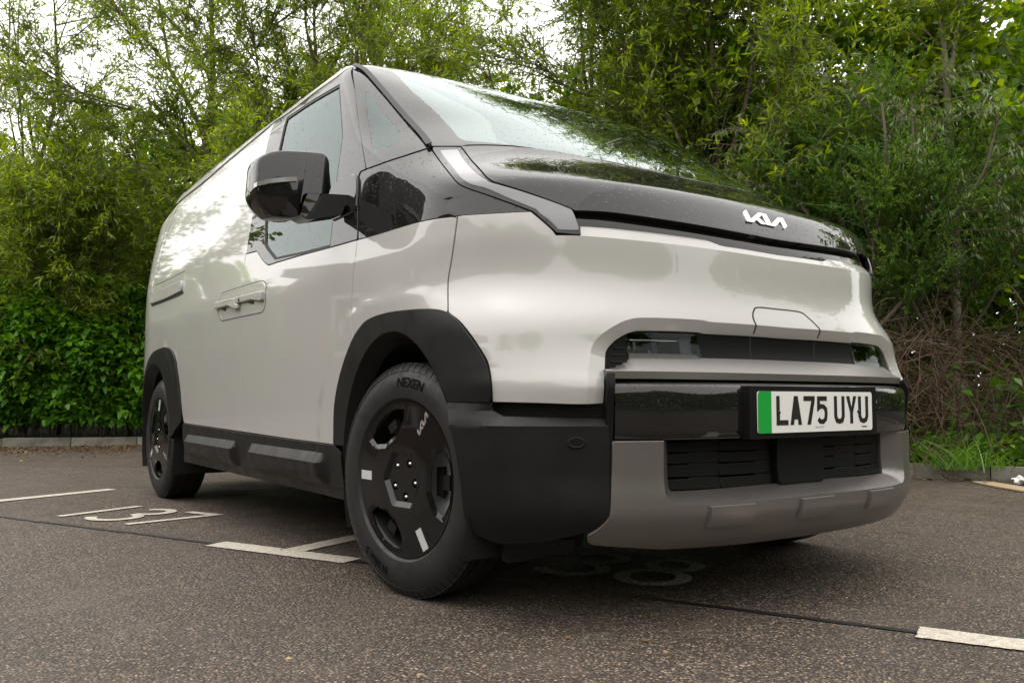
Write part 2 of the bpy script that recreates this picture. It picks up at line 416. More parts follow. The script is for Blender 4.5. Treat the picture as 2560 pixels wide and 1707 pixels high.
def rain(m, scale=95, amount=.5):               # height of clinging rain drops: domes at random points, some cells empty
    vec = m.coords(); vo = m.n('TexVoronoi'); vo.inputs['Scale'].default_value = scale; m.l(vec, vo.inputs['Vector'])
    wn = m.n('TexWhiteNoise'); wn.noise_dimensions = '3D'; m.l(vo.outputs['Position'], wn.inputs['Vector'])
    r = m.math('MULTIPLY', m.math('SUBTRACT', wn.outputs['Value'], 1-amount), .42/amount)      # drop radius, cell units
    q = m.math('DIVIDE', vo.outputs['Distance'], m.math('MAXIMUM', r, .001)); h = m.math('SQRT', m.math('MAXIMUM', m.math('SUBTRACT', 1.0, m.math('MULTIPLY', q, q)), 0.0))
    ge = m.n('NewGeometry'); sx = m.n('SeparateXYZ'); m.l(ge.outputs['Normal'], sx.inputs[0]); up = m.math('MULTIPLY', m.math('SUBTRACT', sx.outputs[2], .04), 4.0); up.node.use_clamp = True     # drops cling where water lands: upward faces
    return m.math('MULTIPLY', m.math('MULTIPLY', h, up), m.math('MULTIPLY', m.math('MAXIMUM', r, 0.0), .9/scale))
def plain(name, colr, rough=.5, metal=0.0, spec=.5, coat=0.0, **kw):
    m = NT(name); m.set(Base_Color=colr, Roughness=rough, Metallic=metal, Specular_IOR_Level=spec, Coat_Weight=coat, **kw); return m
def build_materials():
    m = plain('white_paint', (.38,.369,.352), .42, .0, .5, 1.0, Coat_Roughness=.035)
    v = m.coords(); n = m.noise(v, 900, 2); dirt = m.noise(m.coords((1,1,.35)), 5, 5)
    c = m.mix(m.ramp(dirt, (.35,0), (.8,.22)), (.38,.369,.352), (.33,.312,.286)); m.set(Base_Color=c)
    h = m.bump(rain(m, 170, .2), .3, 1.0); m.l(h, m.b.inputs['Coat Normal'])
    m = plain('gloss_black', (.010,.0095,.0095), .25, 0, .0, 1.0, Coat_Roughness=.015)
    h = m.bump(rain(m, 150, .42), .8, 1.0); m.l(h, m.b.inputs['Coat Normal']); m.l(h, m.b.inputs['Normal'])
    m = plain('clean_gloss_black', (.006,.006,.006), .25, 0, .0, 1.0, Coat_Roughness=.02); plain('headliner_cloth', (.42,.42,.40), .9)
    m = plain('satin_black', (.007,.007,.007), .45, 0, .10)
    m = plain('lamp_band_black', (.006,.006,.006), .4, 0, .05)
    m = plain('trim_black', (.0075,.0071,.0069), .46, 0, .24)
    v = m.coords(); m.l(m.bump(m.noise(v, 700, 2), .25, .0006, m.bump(rain(m, 170, .30), .5, 1.0)), m.b.inputs['Normal'])
    m.set(Roughness=m.ramp(m.noise(v, 14, 4), (.3,.36), (.75,.52)))
    m = plain('rubber_seal', (.012,.012,.012), .6)
    m = plain('silver_trim', (.215,.200,.192), .33, .8, .5)
    v = m.coords(); m.l(m.bump(m.noise(v, 900, 2), .12, .0005, m.bump(rain(m, 170, .30), .5, 1.0)), m.b.inputs['Normal'])
    m = plain('chrome', (.72,.72,.72), .12, 1.0)
    m = plain('logo_metal', (.74,.72,.70), .25, .9)
    m = plain('reflector_silver', (.55,.55,.55), .4, .3)
    m = plain('tyre_rubber', (.017,.0165,.0165), .55, 0, .4)
    v = m.coords(); m.set(Base_Color=m.mix(m.ramp(m.noise(v, 9, 5), (.4,0), (.8,.7)), (.008,.0076,.0076), (.018,.0165,.015)), Roughness=m.ramp(m.noise(v, 30, 3), (.3,.42), (.7,.66)))
    m = plain('tyre_letter', (.003,.003,.003), .8, 0, .1)
    m = plain('wheel_black', (.006,.006,.006), .3, 0, .0, .8, Coat_Roughness=.06)
    m = plain('dark_plastic', (.012,.012,.012), .7)
    m = plain('underbody', (.006,.006,.006), .9)
    m = plain('interior_cloth', (.035,.036,.04), .85)
    m = plain('interior_plastic', (.022,.022,.024), .6)
    m = plain('interior_red', (.30,.03,.03), .5)
    m = plain('plate_white', (.70,.69,.665), .35, 0, .5, .3); m = plain('plate_green', (.0,.30,.032), .35, 0, .5, .3); m = plain('plate_black', (.006,.006,.006), .4)
    for nm, tint, ior in (('glass', (.62,.74,.71), 1.75), ('windscreen_glass', (.66,.78,.74), 1.75), ('lamp_glass', (.85,.87,.86), 1.35)):
        m = NT(nm); t = m.t; t.nodes.remove(m.b); tr = m.n('BsdfTransparent'); tr.inputs[0].default_value = (*tint, 1); gl = m.n('BsdfGlossy'); gl.inputs['Roughness'].default_value = .0
        gl.inputs['Color'].default_value = (.84,.95,.94,1)
        fr = m.n('Fresnel'); fr.inputs['IOR'].default_value = ior; mx = m.n('MixShader')
        if nm != 'lamp_glass':
            h = m.bump(rain(m, 150, .40), .8, 1.0); m.l(h, gl.inputs['Normal']); m.l(h, fr.inputs['Normal'])
        m.l(m.math('MULTIPLY', fr.outputs[0], {'glass': .85, 'windscreen_glass': 1.45}.get(nm, .55)), mx.inputs[0]); m.l(tr.outputs[0], mx.inputs[1]); m.l(gl.outputs[0], mx.inputs[2]); m.l(mx.outputs[0], m.out.inputs[0])
    m = plain('signal_lens', (.16,.16,.16), .15, 0, .5, 1.0); m = plain('lamp_lens', (.22,.217,.23), .25, 0, .3, .3, Coat_Roughness=.03, Subsurface_Weight=.0)
    # ground
    m = NT('asphalt'); v = m.coords()
    vo = m.n('TexVoronoi'); vo.inputs['Scale'].default_value = 135; m.l(v, vo.inputs['Vector']); sp = m.n('SeparateColor'); m.l(vo.outputs['Color'], sp.inputs[0])
    vb = m.n('TexVoronoi'); vb.inputs['Scale'].default_value = 70; m.l(v, vb.inputs['Vector']); sb = m.n('SeparateColor'); m.l(vb.outputs['Color'], sb.inputs[0])
    stone = m.ramp(sp.outputs[0], (0,(.036,.028,.022)), (.40,(.080,.062,.049)), (.72,(.160,.124,.097)), (.90,(.31,.247,.195)), (1,(.52,.43,.35)))
    stone2 = m.ramp(sb.outputs[1], (0,(.044,.034,.027)), (.6,(.098,.077,.061)), (1,(.22,.175,.138)))
    cc = m.mix(.35, stone, stone2)
    edge = m.ramp(vo.outputs['Distance'], (.25,0), (.62,1)); cc = m.mix(edge, cc, (.022,.019,.017))
    big = m.noise(v, .55, 5, .6); cc = m.mix(m.ramp(big, (.40,0), (.66,.75)), cc, m.mix(.5, cc, (.034,.028,.024))); spots = m.ramp(m.noise(v, 1.1, 2, .4), (.66,0), (.72,.55)); cc = m.mix(spots, cc, (.020,.018,.017))
    patch = m.ramp(m.noise(v, 2.6, 6, .65), (.50,0), (.66,.35)); cc = m.mix(patch, cc, (.085,.071,.06))
    gm = m.n('Mix'); gm.data_type = 'RGBA'; gm.blend_type = 'MULTIPLY'; gm.inputs[0].default_value = 1.0; m.l(cc, gm.inputs[6]); gm.inputs[7].default_value = (1.34,1.25,1.14,1)
    m.set(Base_Color=gm.outputs[2], Roughness=m.ramp(m.noise(v, 3.2, 5), (.35,.50), (.7,.72)), Specular_IOR_Level=.4)
    hgt = m.math('ADD', m.math('MULTIPLY', m.math('SUBTRACT', 1.0, vo.outputs['Distance']), m.math('ADD', sp.outputs[2], .35)), m.math('MULTIPLY', m.math('SUBTRACT', 1.0, vb.outputs['Distance']), .6))
    m.l(m.bump(hgt, .85, .006), m.b.inputs['Normal'])
    m = NT('road_paint'); v = m.coords(); n = m.noise(v, 60, 6, .7); n2 = m.noise(v, 7, 5)
    vo = m.n('TexVoronoi'); vo.inputs['Scale'].default_value = 135; m.l(v, vo.inputs['Vector'])
    m.set(Base_Color=m.mix(m.ramp(n2, (.45,0), (.8,.6)), m.mix(m.ramp(m.noise(v, 260, 4, .7), (.60,0), (.70,.9)), m.mix(m.ramp(n, (.38,.8), (.58,0)), (.54,.49,.41), (.32,.28,.225)), (.07,.057,.046)), (.46,.41,.34)), Roughness=.65)
    m.l(m.bump(m.math('SUBTRACT', 1.0, vo.outputs['Distance']), .8, .005), m.b.inputs['Normal'])
    m = NT('worn_paint'); v = m.coords(); n = m.noise(v, 120, 5, .75); m.set(Base_Color=m.mix(m.ramp(n, (.42,0), (.56,1)), (.07,.06,.05), (.62,.57,.50)), Roughness=.65)
    m = NT('tar'); v = m.coords(); m.set(Base_Color=(.014,.013,.014), Roughness=.45); m.l(m.bump(m.noise(v, 160, 3), .6, .005), m.b.inputs['Normal'])
    m = NT('kerb_concrete'); v = m.coords(); n = m.noise(v, 6, 6, .65); g = m.noise(v, 130, 3)
    cc = m.mix(m.ramp(n, (.35,0), (.7,1)), (.20,.185,.16), (.095,.082,.065)); cc = m.mix(m.ramp(m.noise(v, 2.3, 4), (.52,0), (.66,.75)), cc, (.045,.050,.024))
    m.set(Base_Color=cc, Roughness=.9); m.l(m.bump(m.math('ADD', g, n), .5, .006), m.b.inputs['Normal'])
    m = NT('soil'); v = m.coords(); n = m.noise(v, 22, 8, .7); m.set(Base_Color=m.ramp(n, (.3,(.012,.009,.006)), (.6,(.04,.028,.017)), (.8,(.085,.058,.032))), Roughness=1.0); m.l(m.bump(n, 1.0, .05), m.b.inputs['Normal'])
    for nm, cs in (('litter_leaf', ((.10,.055,.022), (.20,.12,.045), (.05,.03,.016), (.30,.22,.07))),):
        m = NT(nm); oi = m.n('Attribute'); oi.attribute_name = 'tone'; m.set(Base_Color=m.ramp(oi.outputs['Fac'], (0, cs[2]), (.45, cs[0]), (.8, cs[1]), (1, cs[3])), Roughness=.7)
    plain('paper', (.66,.65,.62), .8); plain('cardboard', (.34,.25,.15), .85); plain('yellow_leaf', (.42,.36,.06), .6)
    # plants: leaf colour from a per-leaf tone, light passing through thin leaves
    def leaf(name, dark, mid, light, trans=.35, rough=.42):
        m = NT(name); a = m.n('Attribute'); a.attribute_name = 'tone'
        c = m.ramp(a.outputs['Fac'], (0, dark), (.5, mid), (1, light)); m.set(Base_Color=c, Roughness=rough, Specular_IOR_Level=.45)
        tl = m.n('BsdfTranslucent'); hs = m.n('HueSaturation'); hs.inputs['Hue'].default_value = .485; hs.inputs['Saturation'].default_value = 1.15; hs.inputs['Value'].default_value = 2.2; m.l(c, hs.inputs['Color']); m.l(hs.outputs[0], tl.inputs[0])
        mx = m.n('MixShader'); mx.inputs[0].default_value = trans; m.l(m.b.outputs[0], mx.inputs[1]); m.l(tl.outputs[0], mx.inputs[2]); m.l(mx.outputs[0], m.out.inputs[0])
    leaf('willow_leaf', (.032,.060,.007), (.110,.170,.018), (.270,.340,.045), .5)
    leaf('maple_leaf', (.026,.066,.006), (.095,.180,.013), (.280,.350,.028), .5)
    leaf('hedge_leaf', (.016,.062,.006), (.060,.165,.014), (.165,.330,.034), .38, .36)
    leaf('broom_leaf', (.022,.066,.008), (.075,.160,.020), (.190,.270,.040), .35)
    leaf('green_stem', (.03,.05,.012), (.05,.08,.018), (.08,.11,.03), .0)
    leaf('pale_pod', (.06,.10,.025), (.12,.17,.055), (.20,.25,.10), .3)
    leaf('ivy_leaf', (.018,.064,.006), (.065,.160,.012), (.220,.310,.022), .3)
    leaf('grass_blade', (.028,.080,.008), (.085,.190,.020), (.170,.280,.040), .35)
    for nm, a, b in (('bark', (.060,.046,.030), (.115,.092,.060)), ('pale_bark', (.13,.115,.085), (.22,.20,.15)), ('dead_stem', (.055,.034,.020), (.16,.105,.062))):
        m = NT(nm); v = m.coords((1,1,.25)); m.set(Base_Color=m.mix(m.noise(v, 30, 5), a, b), Roughness=.9); m.l(m.bump(m.noise(v, 60, 4), .6, .01), m.b.inputs['Normal'])
build_materials()
# ---------------------------------------------------------------- the van
van = tag(empty('delivery_van', (0, 2.3, 0)), 'white and black electric delivery van with number plate LA75 UYU parked across the bays', 'van')
VAN_INV = Matrix.Translation((0, -2.3, 0))
def under(o): o.parent = van; o.matrix_parent_inverse = VAN_INV; return o
class _Root:                                   # children of the van keep world coordinates
    pass
M = MAT
def vp(name, poly, kind, mat, mirror=True, **kw):
    o = build_panel(name, poly, kind, M[mat], None, **kw); under(o)
    if mirror: c = mirror_obj(o, van); c.matrix_parent_inverse = VAN_INV; return o, c
    return o
def sub(name, poly, kind, mat, par, mirror=True, **kw):
    o = build_panel(name, poly, kind, M[mat], par[0] if isinstance(par, tuple) else par, **kw)
    if mirror: return o, mirror_obj(o, par[1])
    return o
def both(o, par=None):                         # finished right-hand object -> its left-hand twin
    if par is None: under(o); c = mirror_obj(o, van); c.matrix_parent_inverse = VAN_INV
    else: o.parent = par[0]; c = mirror_obj(o, par[1])
    return o, c
def cut0(uv):                                  # traced from the near side: stop exactly at the centre line
    uv = np.asarray(uv); k = np.nonzero(uv[:,0] >= 0)[0]
    if len(k) == 0: q = uv[-1].copy(); q[0] = 0; return np.vstack([uv, q])
    i = k[0]; a, b = uv[i-1], uv[i]; t = -a[0]/(b[0]-a[0]); return np.vstack([uv[:i], a+(b-a)*t])
def L2(uv): return np.atleast_2d(np.array(uv, float))
# --- traced edges that several panels share
e_pillar = 'C 748,72 810,100 870,160 960,262 1080,402 1180,512 1240,592'
e_belt = 'C 1240,598 1130,632 1040,662 930,700 825,738'
e_doorfront_up = 'C 823,733 795,570 768,390 750,220 742,74'
e_doorfront_mid = 'C 825,738 775,778 768,950 765,1197'
e_whitetop_door = 'C 765,1199 580,1252 400,1300 240,1347'
e_whitetop_fender = 'C 765,1199 900,1162 1080,1107 1250,1066 1420,1046'
e_whitetop_front = 'D 244,524 480,507 728,494'
e_drl_low = 'D 728,492 600,442 440,385 300,337 240,300 200,250 130,160 70,78'
# quarter window panel
q_poly = outline('wrap', e_pillar, e_belt, e_doorfront_up)
q_hole = crom_closed(to_param(pix_surface(zp('C 822,238 855,262 960,402 1045,492 1058,525 1048,562 1015,583 900,620 872,616 858,580 840,440 817,290')), 'wrap'), 4)
qp = vp('quarter_window_panel', q_poly, 'wrap', 'gloss_black', holes=[q_hole], spacing=.025)
sub('quarter_glass', q_hole, 'wrap', 'glass', qp, spacing=.04, off=-.001, gap=.0005, depth=.004)
# front door, upper frame and window
f_poly = outline('side', 'C 742,72 650,127 480,250 300,387 228,432', 'C 228,432 165,640 110,900 40,1292', 'C 40,1292 108,1274', 'C 108,1274 140,1325 165,1352 190,1363 240,1347', e_whitetop_door.replace('765,1199', '765,1199')[:0] or 'C 240,1347 400,1300 580,1252 765,1199',
                 'C 765,1199 768,950 775,778 822,738', 'C 822,738 795,570 768,390 750,220 742,72')
g_hole = outline('side', 'A 1332,183 1338,300 1350,480 1345,580 1325,720 1312,835', 'A 1312,835 1290,1060 1268,1250', 'A 1268,1250 1100,1292 905,1333', 'A 905,1333 850,1262 840,1238', 'A 840,1238 846,1040 880,850 930,625 985,402', 'A 985,402 1150,290 1332,183')
door = vp('front_door', outline('side', 'C 765,1203 580,1256 400,1304 240,1351', 'C 240,1351 190,1367 165,1356 140,1329 108,1278', 'C 108,1278 37,1296', 'A 716,1302 705,1420 B 697,190 690,430 683,760 690,1000 697,1147', 'B 697,1147 1000,1192 1288,1230', 'B 1288,1230 1304,1215', 'B 1304,1215 1306,1000 1310,880 1340,780 1380,670 1422,565', 'B 1422,565 1406,450 1402,390 1410,250 1420,100 1432,0 C 750,1360 765,1203'),
          'side', 'white_paint', spacing=.04)
frame = sub('door_frame', f_poly, 'side', 'gloss_black', door, holes=[g_hole], spacing=.03)
sub('window_seal', g_hole, 'side', 'rubber_seal', door, holes=[shrink(g_hole, .010)], off=-.002, gap=0, spacing=.02, depth=.01)
sub('window_glass', shrink(g_hole, .011), 'side', 'glass', door, off=-.006, gap=0, spacing=.05, depth=.004)
# black panel under the quarter window, and white fender below it
vp('fender_upper_panel', outline('wrap', e_belt, e_doorfront_mid, e_whitetop_fender, e_whitetop_front, e_drl_low), 'wrap', 'gloss_black', spacing=.022, off=-.003)
e_fenderseam = 'D 244,528 235,600 210,780 190,900 182,965 182,1150'
e_archtop = 'G 130,198 180,117 225,76 310,46 420,31 540,28 620,44'
vp('front_fender', outline('wrap', 'C 765,1203 900,1166 1080,1111 1250,1070 1420,1050', e_fenderseam, e_archtop[:2]+' '.join(e_archtop.split()[1:][::-1]), 'B 1422,565 1406,450 1402,390 1410,250 1420,100 1432,0 C 750,1360 765,1203'), 'wrap', 'white_paint', spacing=.025)
# daytime running light: black housing with a long pale lens
drl_poly = outline('wrap', 'D 72,74 268,74', 'D 268,74 300,115 360,190 430,268 480,306', 'D 480,306 700,373 920,453 1003,490', 'D 1003,490 1022,540 1052,628', 'D 1052,628 1036,646 890,634', 'D 890,634 860,606 733,494', 'D 733,494 600,444 440,387 300,339 240,302 200,252 130,162 72,74')
lens_poly = outline('wrap', 'D 135,100 245,97', 'D 245,97 300,180 370,255 450,310', 'D 450,310 700,382 960,476 995,502', 'D 995,502 1032,602', 'D 1032,602 1020,616 905,613', 'D 905,613 850,556 790,511 760,482', 'D 760,482 600,416 440,346 330,315 265,270 200,190 135,100')
drl = vp('running_light', drl_poly, 'wrap', 'gloss_black', holes=[lens_poly], spacing=.02, off=.001)
sub('lens', lens_poly, 'wrap', 'lamp_lens', drl, spacing=.02, off=.004, gap=.001, depth=.012, round_r=.004)
# white front panel wrapping both corners, rolled in round the headlight opening
e_front_arch = 'G 620,44 680,92 740,167 790,242 820,297 836,372 845,500'
e_open = 'I 560,1135 575,850 582,700 590,560 600,470 640,400 740,320 860,250 950,218 1050,207 1400,213 1750,232 E 300,1057 600,1075 795,1090'
def centre(kind, z): return L2([(0, z)])
open_uv = edge_uv(e_open, 'wrap'); open_uv[-1,0] = 0
top_front = cut0(outline('wrap', 'D 728,496 860,610 890,648', 'D 890,648 1045,650', 'D 1045,650 1050,578', 'N 92,234 300,246 600,276 900,316 1040,339', 'N 1040,339 1090,362 1130,382 1165,393', 'N 1165,393 1300,413 1600,465 1770,491'))
half = outline('wrap', open_uv[::-1], 'I 560,1135 300,1132 100,1130 H 700,156 330,147', e_front_arch[:2]+' '.join(e_front_arch.split()[1:][::-1]), e_fenderseam[:2]+' '.join(e_fenderseam.split()[1:][::-1]), e_whitetop_front, top_front)
half[0,0] = 0; half[-1,0] = 0
fp_poly = np.vstack([half, (half*[-1,1])[::-1][1:-1]])
open_full = np.vstack([open_uv, (open_uv*[-1,1])[::-1][1:]])
roll_line = shrink(np.vstack([open_full, L2([(open_full[-1,0], .3), (open_full[0,0], .3)])]), -.030)
_h = shrink(np.vstack([open_full, L2([(open_full[-1,0], .3), (open_full[0,0], .3)])]), -.030)
_k = _h[:,1] > open_uv[0,1]+.004; _s = [i for i in range(len(_h)) if _k[i] and not _k[i-1]][0]; _h = np.roll(_h, -_s, 0); _k = np.roll(_k, -_s); _h = _h[:np.nonzero(~_k)[0][0]]
roll_line = _h
cham = cut0(edge_uv('N 110,322 300,337 600,366 1000,413 1400,472 1800,541', 'wrap')); cham_full = np.vstack([cham, (cham*[-1,1])[::-1][1:]])
def roll_disp(uv, P):
    t = np.clip(1-poly_dist(uv, open_full, False)/.030, 0, 1)
    up = np.clip(uv[:,1]-np.interp(np.abs(uv[:,0]), np.abs(cham[::-1,0]), cham[::-1,1]), 0, .05)*(np.abs(uv[:,0]) < abs(cham[0,0])+.02)
    return -.022*t-.50*up
front_panel = vp('front_panel', fp_poly, 'wrap', 'white_paint', mirror=False, spacing=.018, disp=roll_disp, creases=[roll_line, cham_full])
# charging flap: outline groove shown as an inset lid on the white panel and on the black strip
flap_px = 'E 600,1058 592,1020 570,965 575,920 600,903 700,912 850,930 900,960 960,1015 985,1050 992,1085'
fl = to_param(pix_surface(zp(flap_px)), 'wrap')
def ribbon(name, uv, kind, w, mat, par, off):
    uv = crom(uv, 5); t = np.gradient(uv, axis=0); t /= np.linalg.norm(t, axis=1)[:,None]; n = np.stack([-t[:,1], t[:,0]], 1)
    poly = np.vstack([uv+n*w/2, (uv-n*w/2)[::-1]])
    return build_panel(name, poly, kind, M[mat], par, off=off, gap=0, depth=.003, spacing=.02, round_r=.0002, disp=(lambda u, P: roll_disp(u, P)) if par is front_panel else None)
ribbon('charging_flap_seam', fl, 'wrap', .0035, 'dark_plastic', front_panel, .0007)
# hood
cowl = edge_uv('d 1062,338 1120,337 1200,341 1280,350 1360,366 1440,384 1520,402', 'wrap'); cowl = np.vstack([cowl[cowl[:,0] < -.05], L2([(0, 1.300)])])
hood_lip = cut0(edge_uv('D 1006,494 N 180,148 300,156 600,196 800,226 1000,259 1300,315 1600,371 1900,432', 'wrap'))
hh = outline('wrap', cowl[::-1], 'D 268,74 300,115 360,190 430,268 480,306', 'D 480,306 700,373 920,453 1003,490', hood_lip)
hh[0,0] = 0; hh[-1,0] = 0
hood = vp('hood', np.vstack([hh, (hh*[-1,1])[::-1][1:-1]]), 'wrap', 'gloss_black', mirror=False, spacing=.018, off=.004, depth=.02)
# recessed gloss strip between hood lip and white panel
hl_ = crom(hood_lip, 2)
vp('hood_slit', np.vstack([hl_+[0,.014], (hl_*[-1,1])[::-1][1:]+[0,.014], (hl_*[-1,1])-[0,.062], hl_[::-1][1:]-[0,.062]]), 'wrap', 'clean_gloss_black', mirror=False, off=-.018, gap=0, spacing=.03)
# windshield: glass with a printed black border
ws_left = edge_uv(e_pillar, 'wrap')[::-1]      # from cowl end up to the roof corner
hdP = from_param(np.array([(-.70,1.788),(-.62,1.789),(-.4,1.791),(-.2,1.792),(0,1.792)]), 'front'); hd = to_param(hdP, 'wrap')
hdr = np.vstack([ws_left[-1:], hd])
cowl2 = np.vstack([edge_uv('C 1245,594 1350,593 1448,594', 'wrap'), cowl[1:]+[0,.006]])
wh = outline('wrap', hdr[::-1], ws_left[::-1], cowl2); wh[0,0] = 0; wh[-1,0] = 0
ws_poly = np.vstack([wh, (wh*[-1,1])[::-1][1:-1]])
gi = edge_uv('C 985,100 1040,145 1110,222 1200,300 1290,382 1380,480 1425,535', 'wrap')
gb = np.vstack([edge_uv('C 1425,535 1470,556 1568,566', 'wrap'), L2([(-.30, 1.328), (0, 1.322)])])
gh = np.vstack([L2([(0, 1.778)]), hd[1:-1][::-1]-[0,.014], gi[1:], gb[1:]])
glass_in = np.vstack([gh, (gh*[-1,1])[::-1][1:-1]])
ws = vp('windshield', ws_poly, 'wrap', 'gloss_black', mirror=False, spacing=.03, holes=[glass_in], off=.002)
sub('glass', glass_in, 'wrap', 'windscreen_glass', ws, mirror=False, spacing=.03, off=.002, gap=0, depth=.004)
for sgn in (1, -1): ribbon('pillar_seal', (ws_left*[sgn,1])[::3], 'wrap', .016, 'rubber_seal', ws, .011)
# side wall behind the door
slide_top = edge_uv('A 905,437 845,492 660,645 475,806 447,830', 'side')
slide = vp('sliding_door', outline('side', 'A 905,437 845,640 790,900 722,1295', 'A 722,1295 715,1302 705,1420 B 697,190 690,430 683,760 690,1000 697,1147', 'B 697,1147 500,1118 330,1093 312,1085', 'B 312,1085 300,1000 287,850 267,690 262,560 268,440 310,250 320,93', 'A 320,1400 380,1120 435,905 447,830', slide_top[::-1]), 'side', 'white_paint', spacing=.05)
rear_seam = edge_uv('B 312,1085 300,1060 285,850 265,690 262,560 268,440 310,250 320,93', 'side'); up_seam = edge_uv('A 320,1400 380,1120 435,905 447,830', 'side'); rear_top = edge_uv('A 262,984 300,946 380,882 447,830', 'side')
zt = 1.77
r_arch = edge_uv('B 65,780 90,680 125,625 180,599 215,599 240,616 265,690', 'side')
rp = np.vstack([L2([(4.36, .62), (4.36, 1.0), (4.33, 1.4), (4.28, 1.6)]), rear_top, up_seam[::-1][1:], rear_seam[::-1][:-12], r_arch[::-1][1:], L2([(4.08, .60)])])
vp('rear_side_panel', rp, 'side', 'white_paint', spacing=.05)
for nm, uv_, kd in (('door_seam', edge_uv('A 716,1302 705,1420 B 697,190 690,430 683,760 690,1000 697,1147', 'side'), 'side'), ('door_seam', edge_uv('B 1422,565 1406,450 1402,390 1410,250 1420,100 1432,0 C 750,1360 765,1203', 'side'), 'side'), ('panel_seam', up_seam, 'side'), ('panel_seam', rear_seam, 'side'), ('panel_seam', edge_uv(e_fenderseam, 'wrap'), 'wrap'), ('pillar_gap', edge_uv(e_doorfront_up, 'side'), 'side'), ('pillar_gap', edge_uv(e_belt, 'wrap'), 'wrap')):
    both(ribbon(nm, uv_[::2], kd, .016, 'dark_plastic', None, -.009))
for gv in ('A 285,968 240,1060 195,1200 160,1330 128,1492', 'A 128,1498 220,1456 318,1406', 'A 255,985 215,1080 170,1220 138,1340'):
    both(ribbon('side_groove', edge_uv(gv, 'side', False), 'side', .004, 'dark_plastic', None, .0004))
# raised waist rail with its slot (sliding-door track)
tr_top = edge_uv('B 100,270 200,215 308,168', 'side'); tr_bot = edge_uv('B 305,235 200,285 103,325', 'side')
vp('door_track_slot', outline('side', 'B 103,310 200,272 303,222', 'B 303,222 303,250 200,294 103,331'), 'side', 'dark_plastic', off=.0015, gap=0, spacing=.05, depth=.002)
vp('door_track_cover', outline('side', 'B 100,268 200,213 308,166', 'B 308,166 303,226', 'B 303,226 200,276 103,312'), 'side', 'white_paint', off=.012, gap=0, spacing=.05, depth=.014, round_r=.005)
# roof side rail and roof
rail_low = edge_uv('C 742,70 650,123 480,246 300,383 228,428 A 845,480 660,633 475,793 380,869 300,933 262,970', 'side')
rail_up = np.array([(y, 1.905-.012*max(y-2.2, 0)**2-.035) for y in np.linspace(rail_low[-1,0]+.02, 1.5, 12)])
vp('roof_rail', np.vstack([rail_low, rail_up, L2([(1.44, 1.846)])]), 'side', 'white_paint', spacing=.05, gap=.004, depth=.02)
xr = .738; fr = hdP[:,:2]+[0,.004]
rf = np.vstack([fr, (fr*[-1,1])[::-1][1:], L2([(xr, 1.9), (xr, 2.5), (xr, 3.5), (.66, 4.2), (.5, 4.36), (-.5, 4.36), (-.66, 4.2), (-xr, 3.5), (-xr, 2.5), (-xr, 1.9)])])
vp('roof', rf, 'top', 'white_paint', mirror=False, spacing=.08, gap=0, depth=.02)
# tail
_old = from_param
def from_param(uv, kind, side=-1):
    if kind == 'rear':
        o = np.zeros(len(uv)); return bisect(np.stack([uv[:,0], o+2.6, uv[:,1]], 1), np.tile([0,1.,0], (len(uv),1)), 0, 2.6)
    return _old(uv, kind, side)
tg = L2([(-.80,.50), (.80,.50), (.80,1.0), (.77,1.3), (.74,1.55), (.66,1.72), (.5,1.77), (-.5,1.77), (-.66,1.72), (-.74,1.55), (-.77,1.3), (-.80,1.0)])
tw = L2([(-.6,1.15), (.6,1.15), (.56,1.6), (-.56,1.6)])
tgate = vp('tailgate', tg, 'rear', 'white_paint', mirror=False, spacing=.06, holes=[tw]); sub('rear_glass', tw, 'rear', 'glass', tgate, mirror=False, spacing=.1)
vp('rear_bumper', L2([(-.80,.24), (.80,.24), (.80,.49), (-.80,.49)]), 'rear', 'trim_black', mirror=False, spacing=.06, off=.01)
vp('tail_light', outline('rear', L2([(-.805,.62), (-.83,.62), (-.83,1.25), (-.78,1.25)])), 'rear', 'interior_red', spacing=.05, off=.002)
# --- black cladding: flat face out to a crease, then a lip turned in to the wheel opening
a_out = edge_uv('G 40,724 45,520 75,360 130,200 180,117 225,77 310,47 420,32 540,29 620,45 680,94 740,169 790,244 820,299 838,374 846,502', 'wrap')
def arch_line(yc, rx, rz, a0, a1, n=26, zc=.335):
    a = np.radians(np.linspace(a0, a1, n)); return np.stack([yc-rx*np.cos(a), zc+rz*np.sin(a)], 1)
def side_to_wrap(yz): return to_param(from_param(np.asarray(yz), 'side'), 'wrap')
CA = lambda a0, a1, n=30: arch_line(.775, .352, .440, a0, a1, n)
cre_w = side_to_wrap(CA(168, 30))
z_split = a_out[-1,1]-.0015
cre_up = cre_w[cre_w[:,1] > z_split-.16*(cre_w[:,0] < -1.25)]; k0 = np.nonzero((np.arange(len(cre_w)) > len(cre_w)//2) & (cre_w[:,1] < z_split))[0]
cre_up = cre_w[:k0[0]] if len(k0) else cre_w
xs_split = np.interp(z_split, side_to_wrap(CA(60, 15))[::-1][:,1], side_to_wrap(CA(60, 15))[::-1][:,0])
cre_up = np.vstack([cre_up, L2([(xs_split, z_split)])])
vp('wheel_arch_cladding', np.vstack([a_out, cre_up[::-1]]), 'wrap', 'trim_black', spacing=.022, off=.010, depth=.03, gap=.0008)
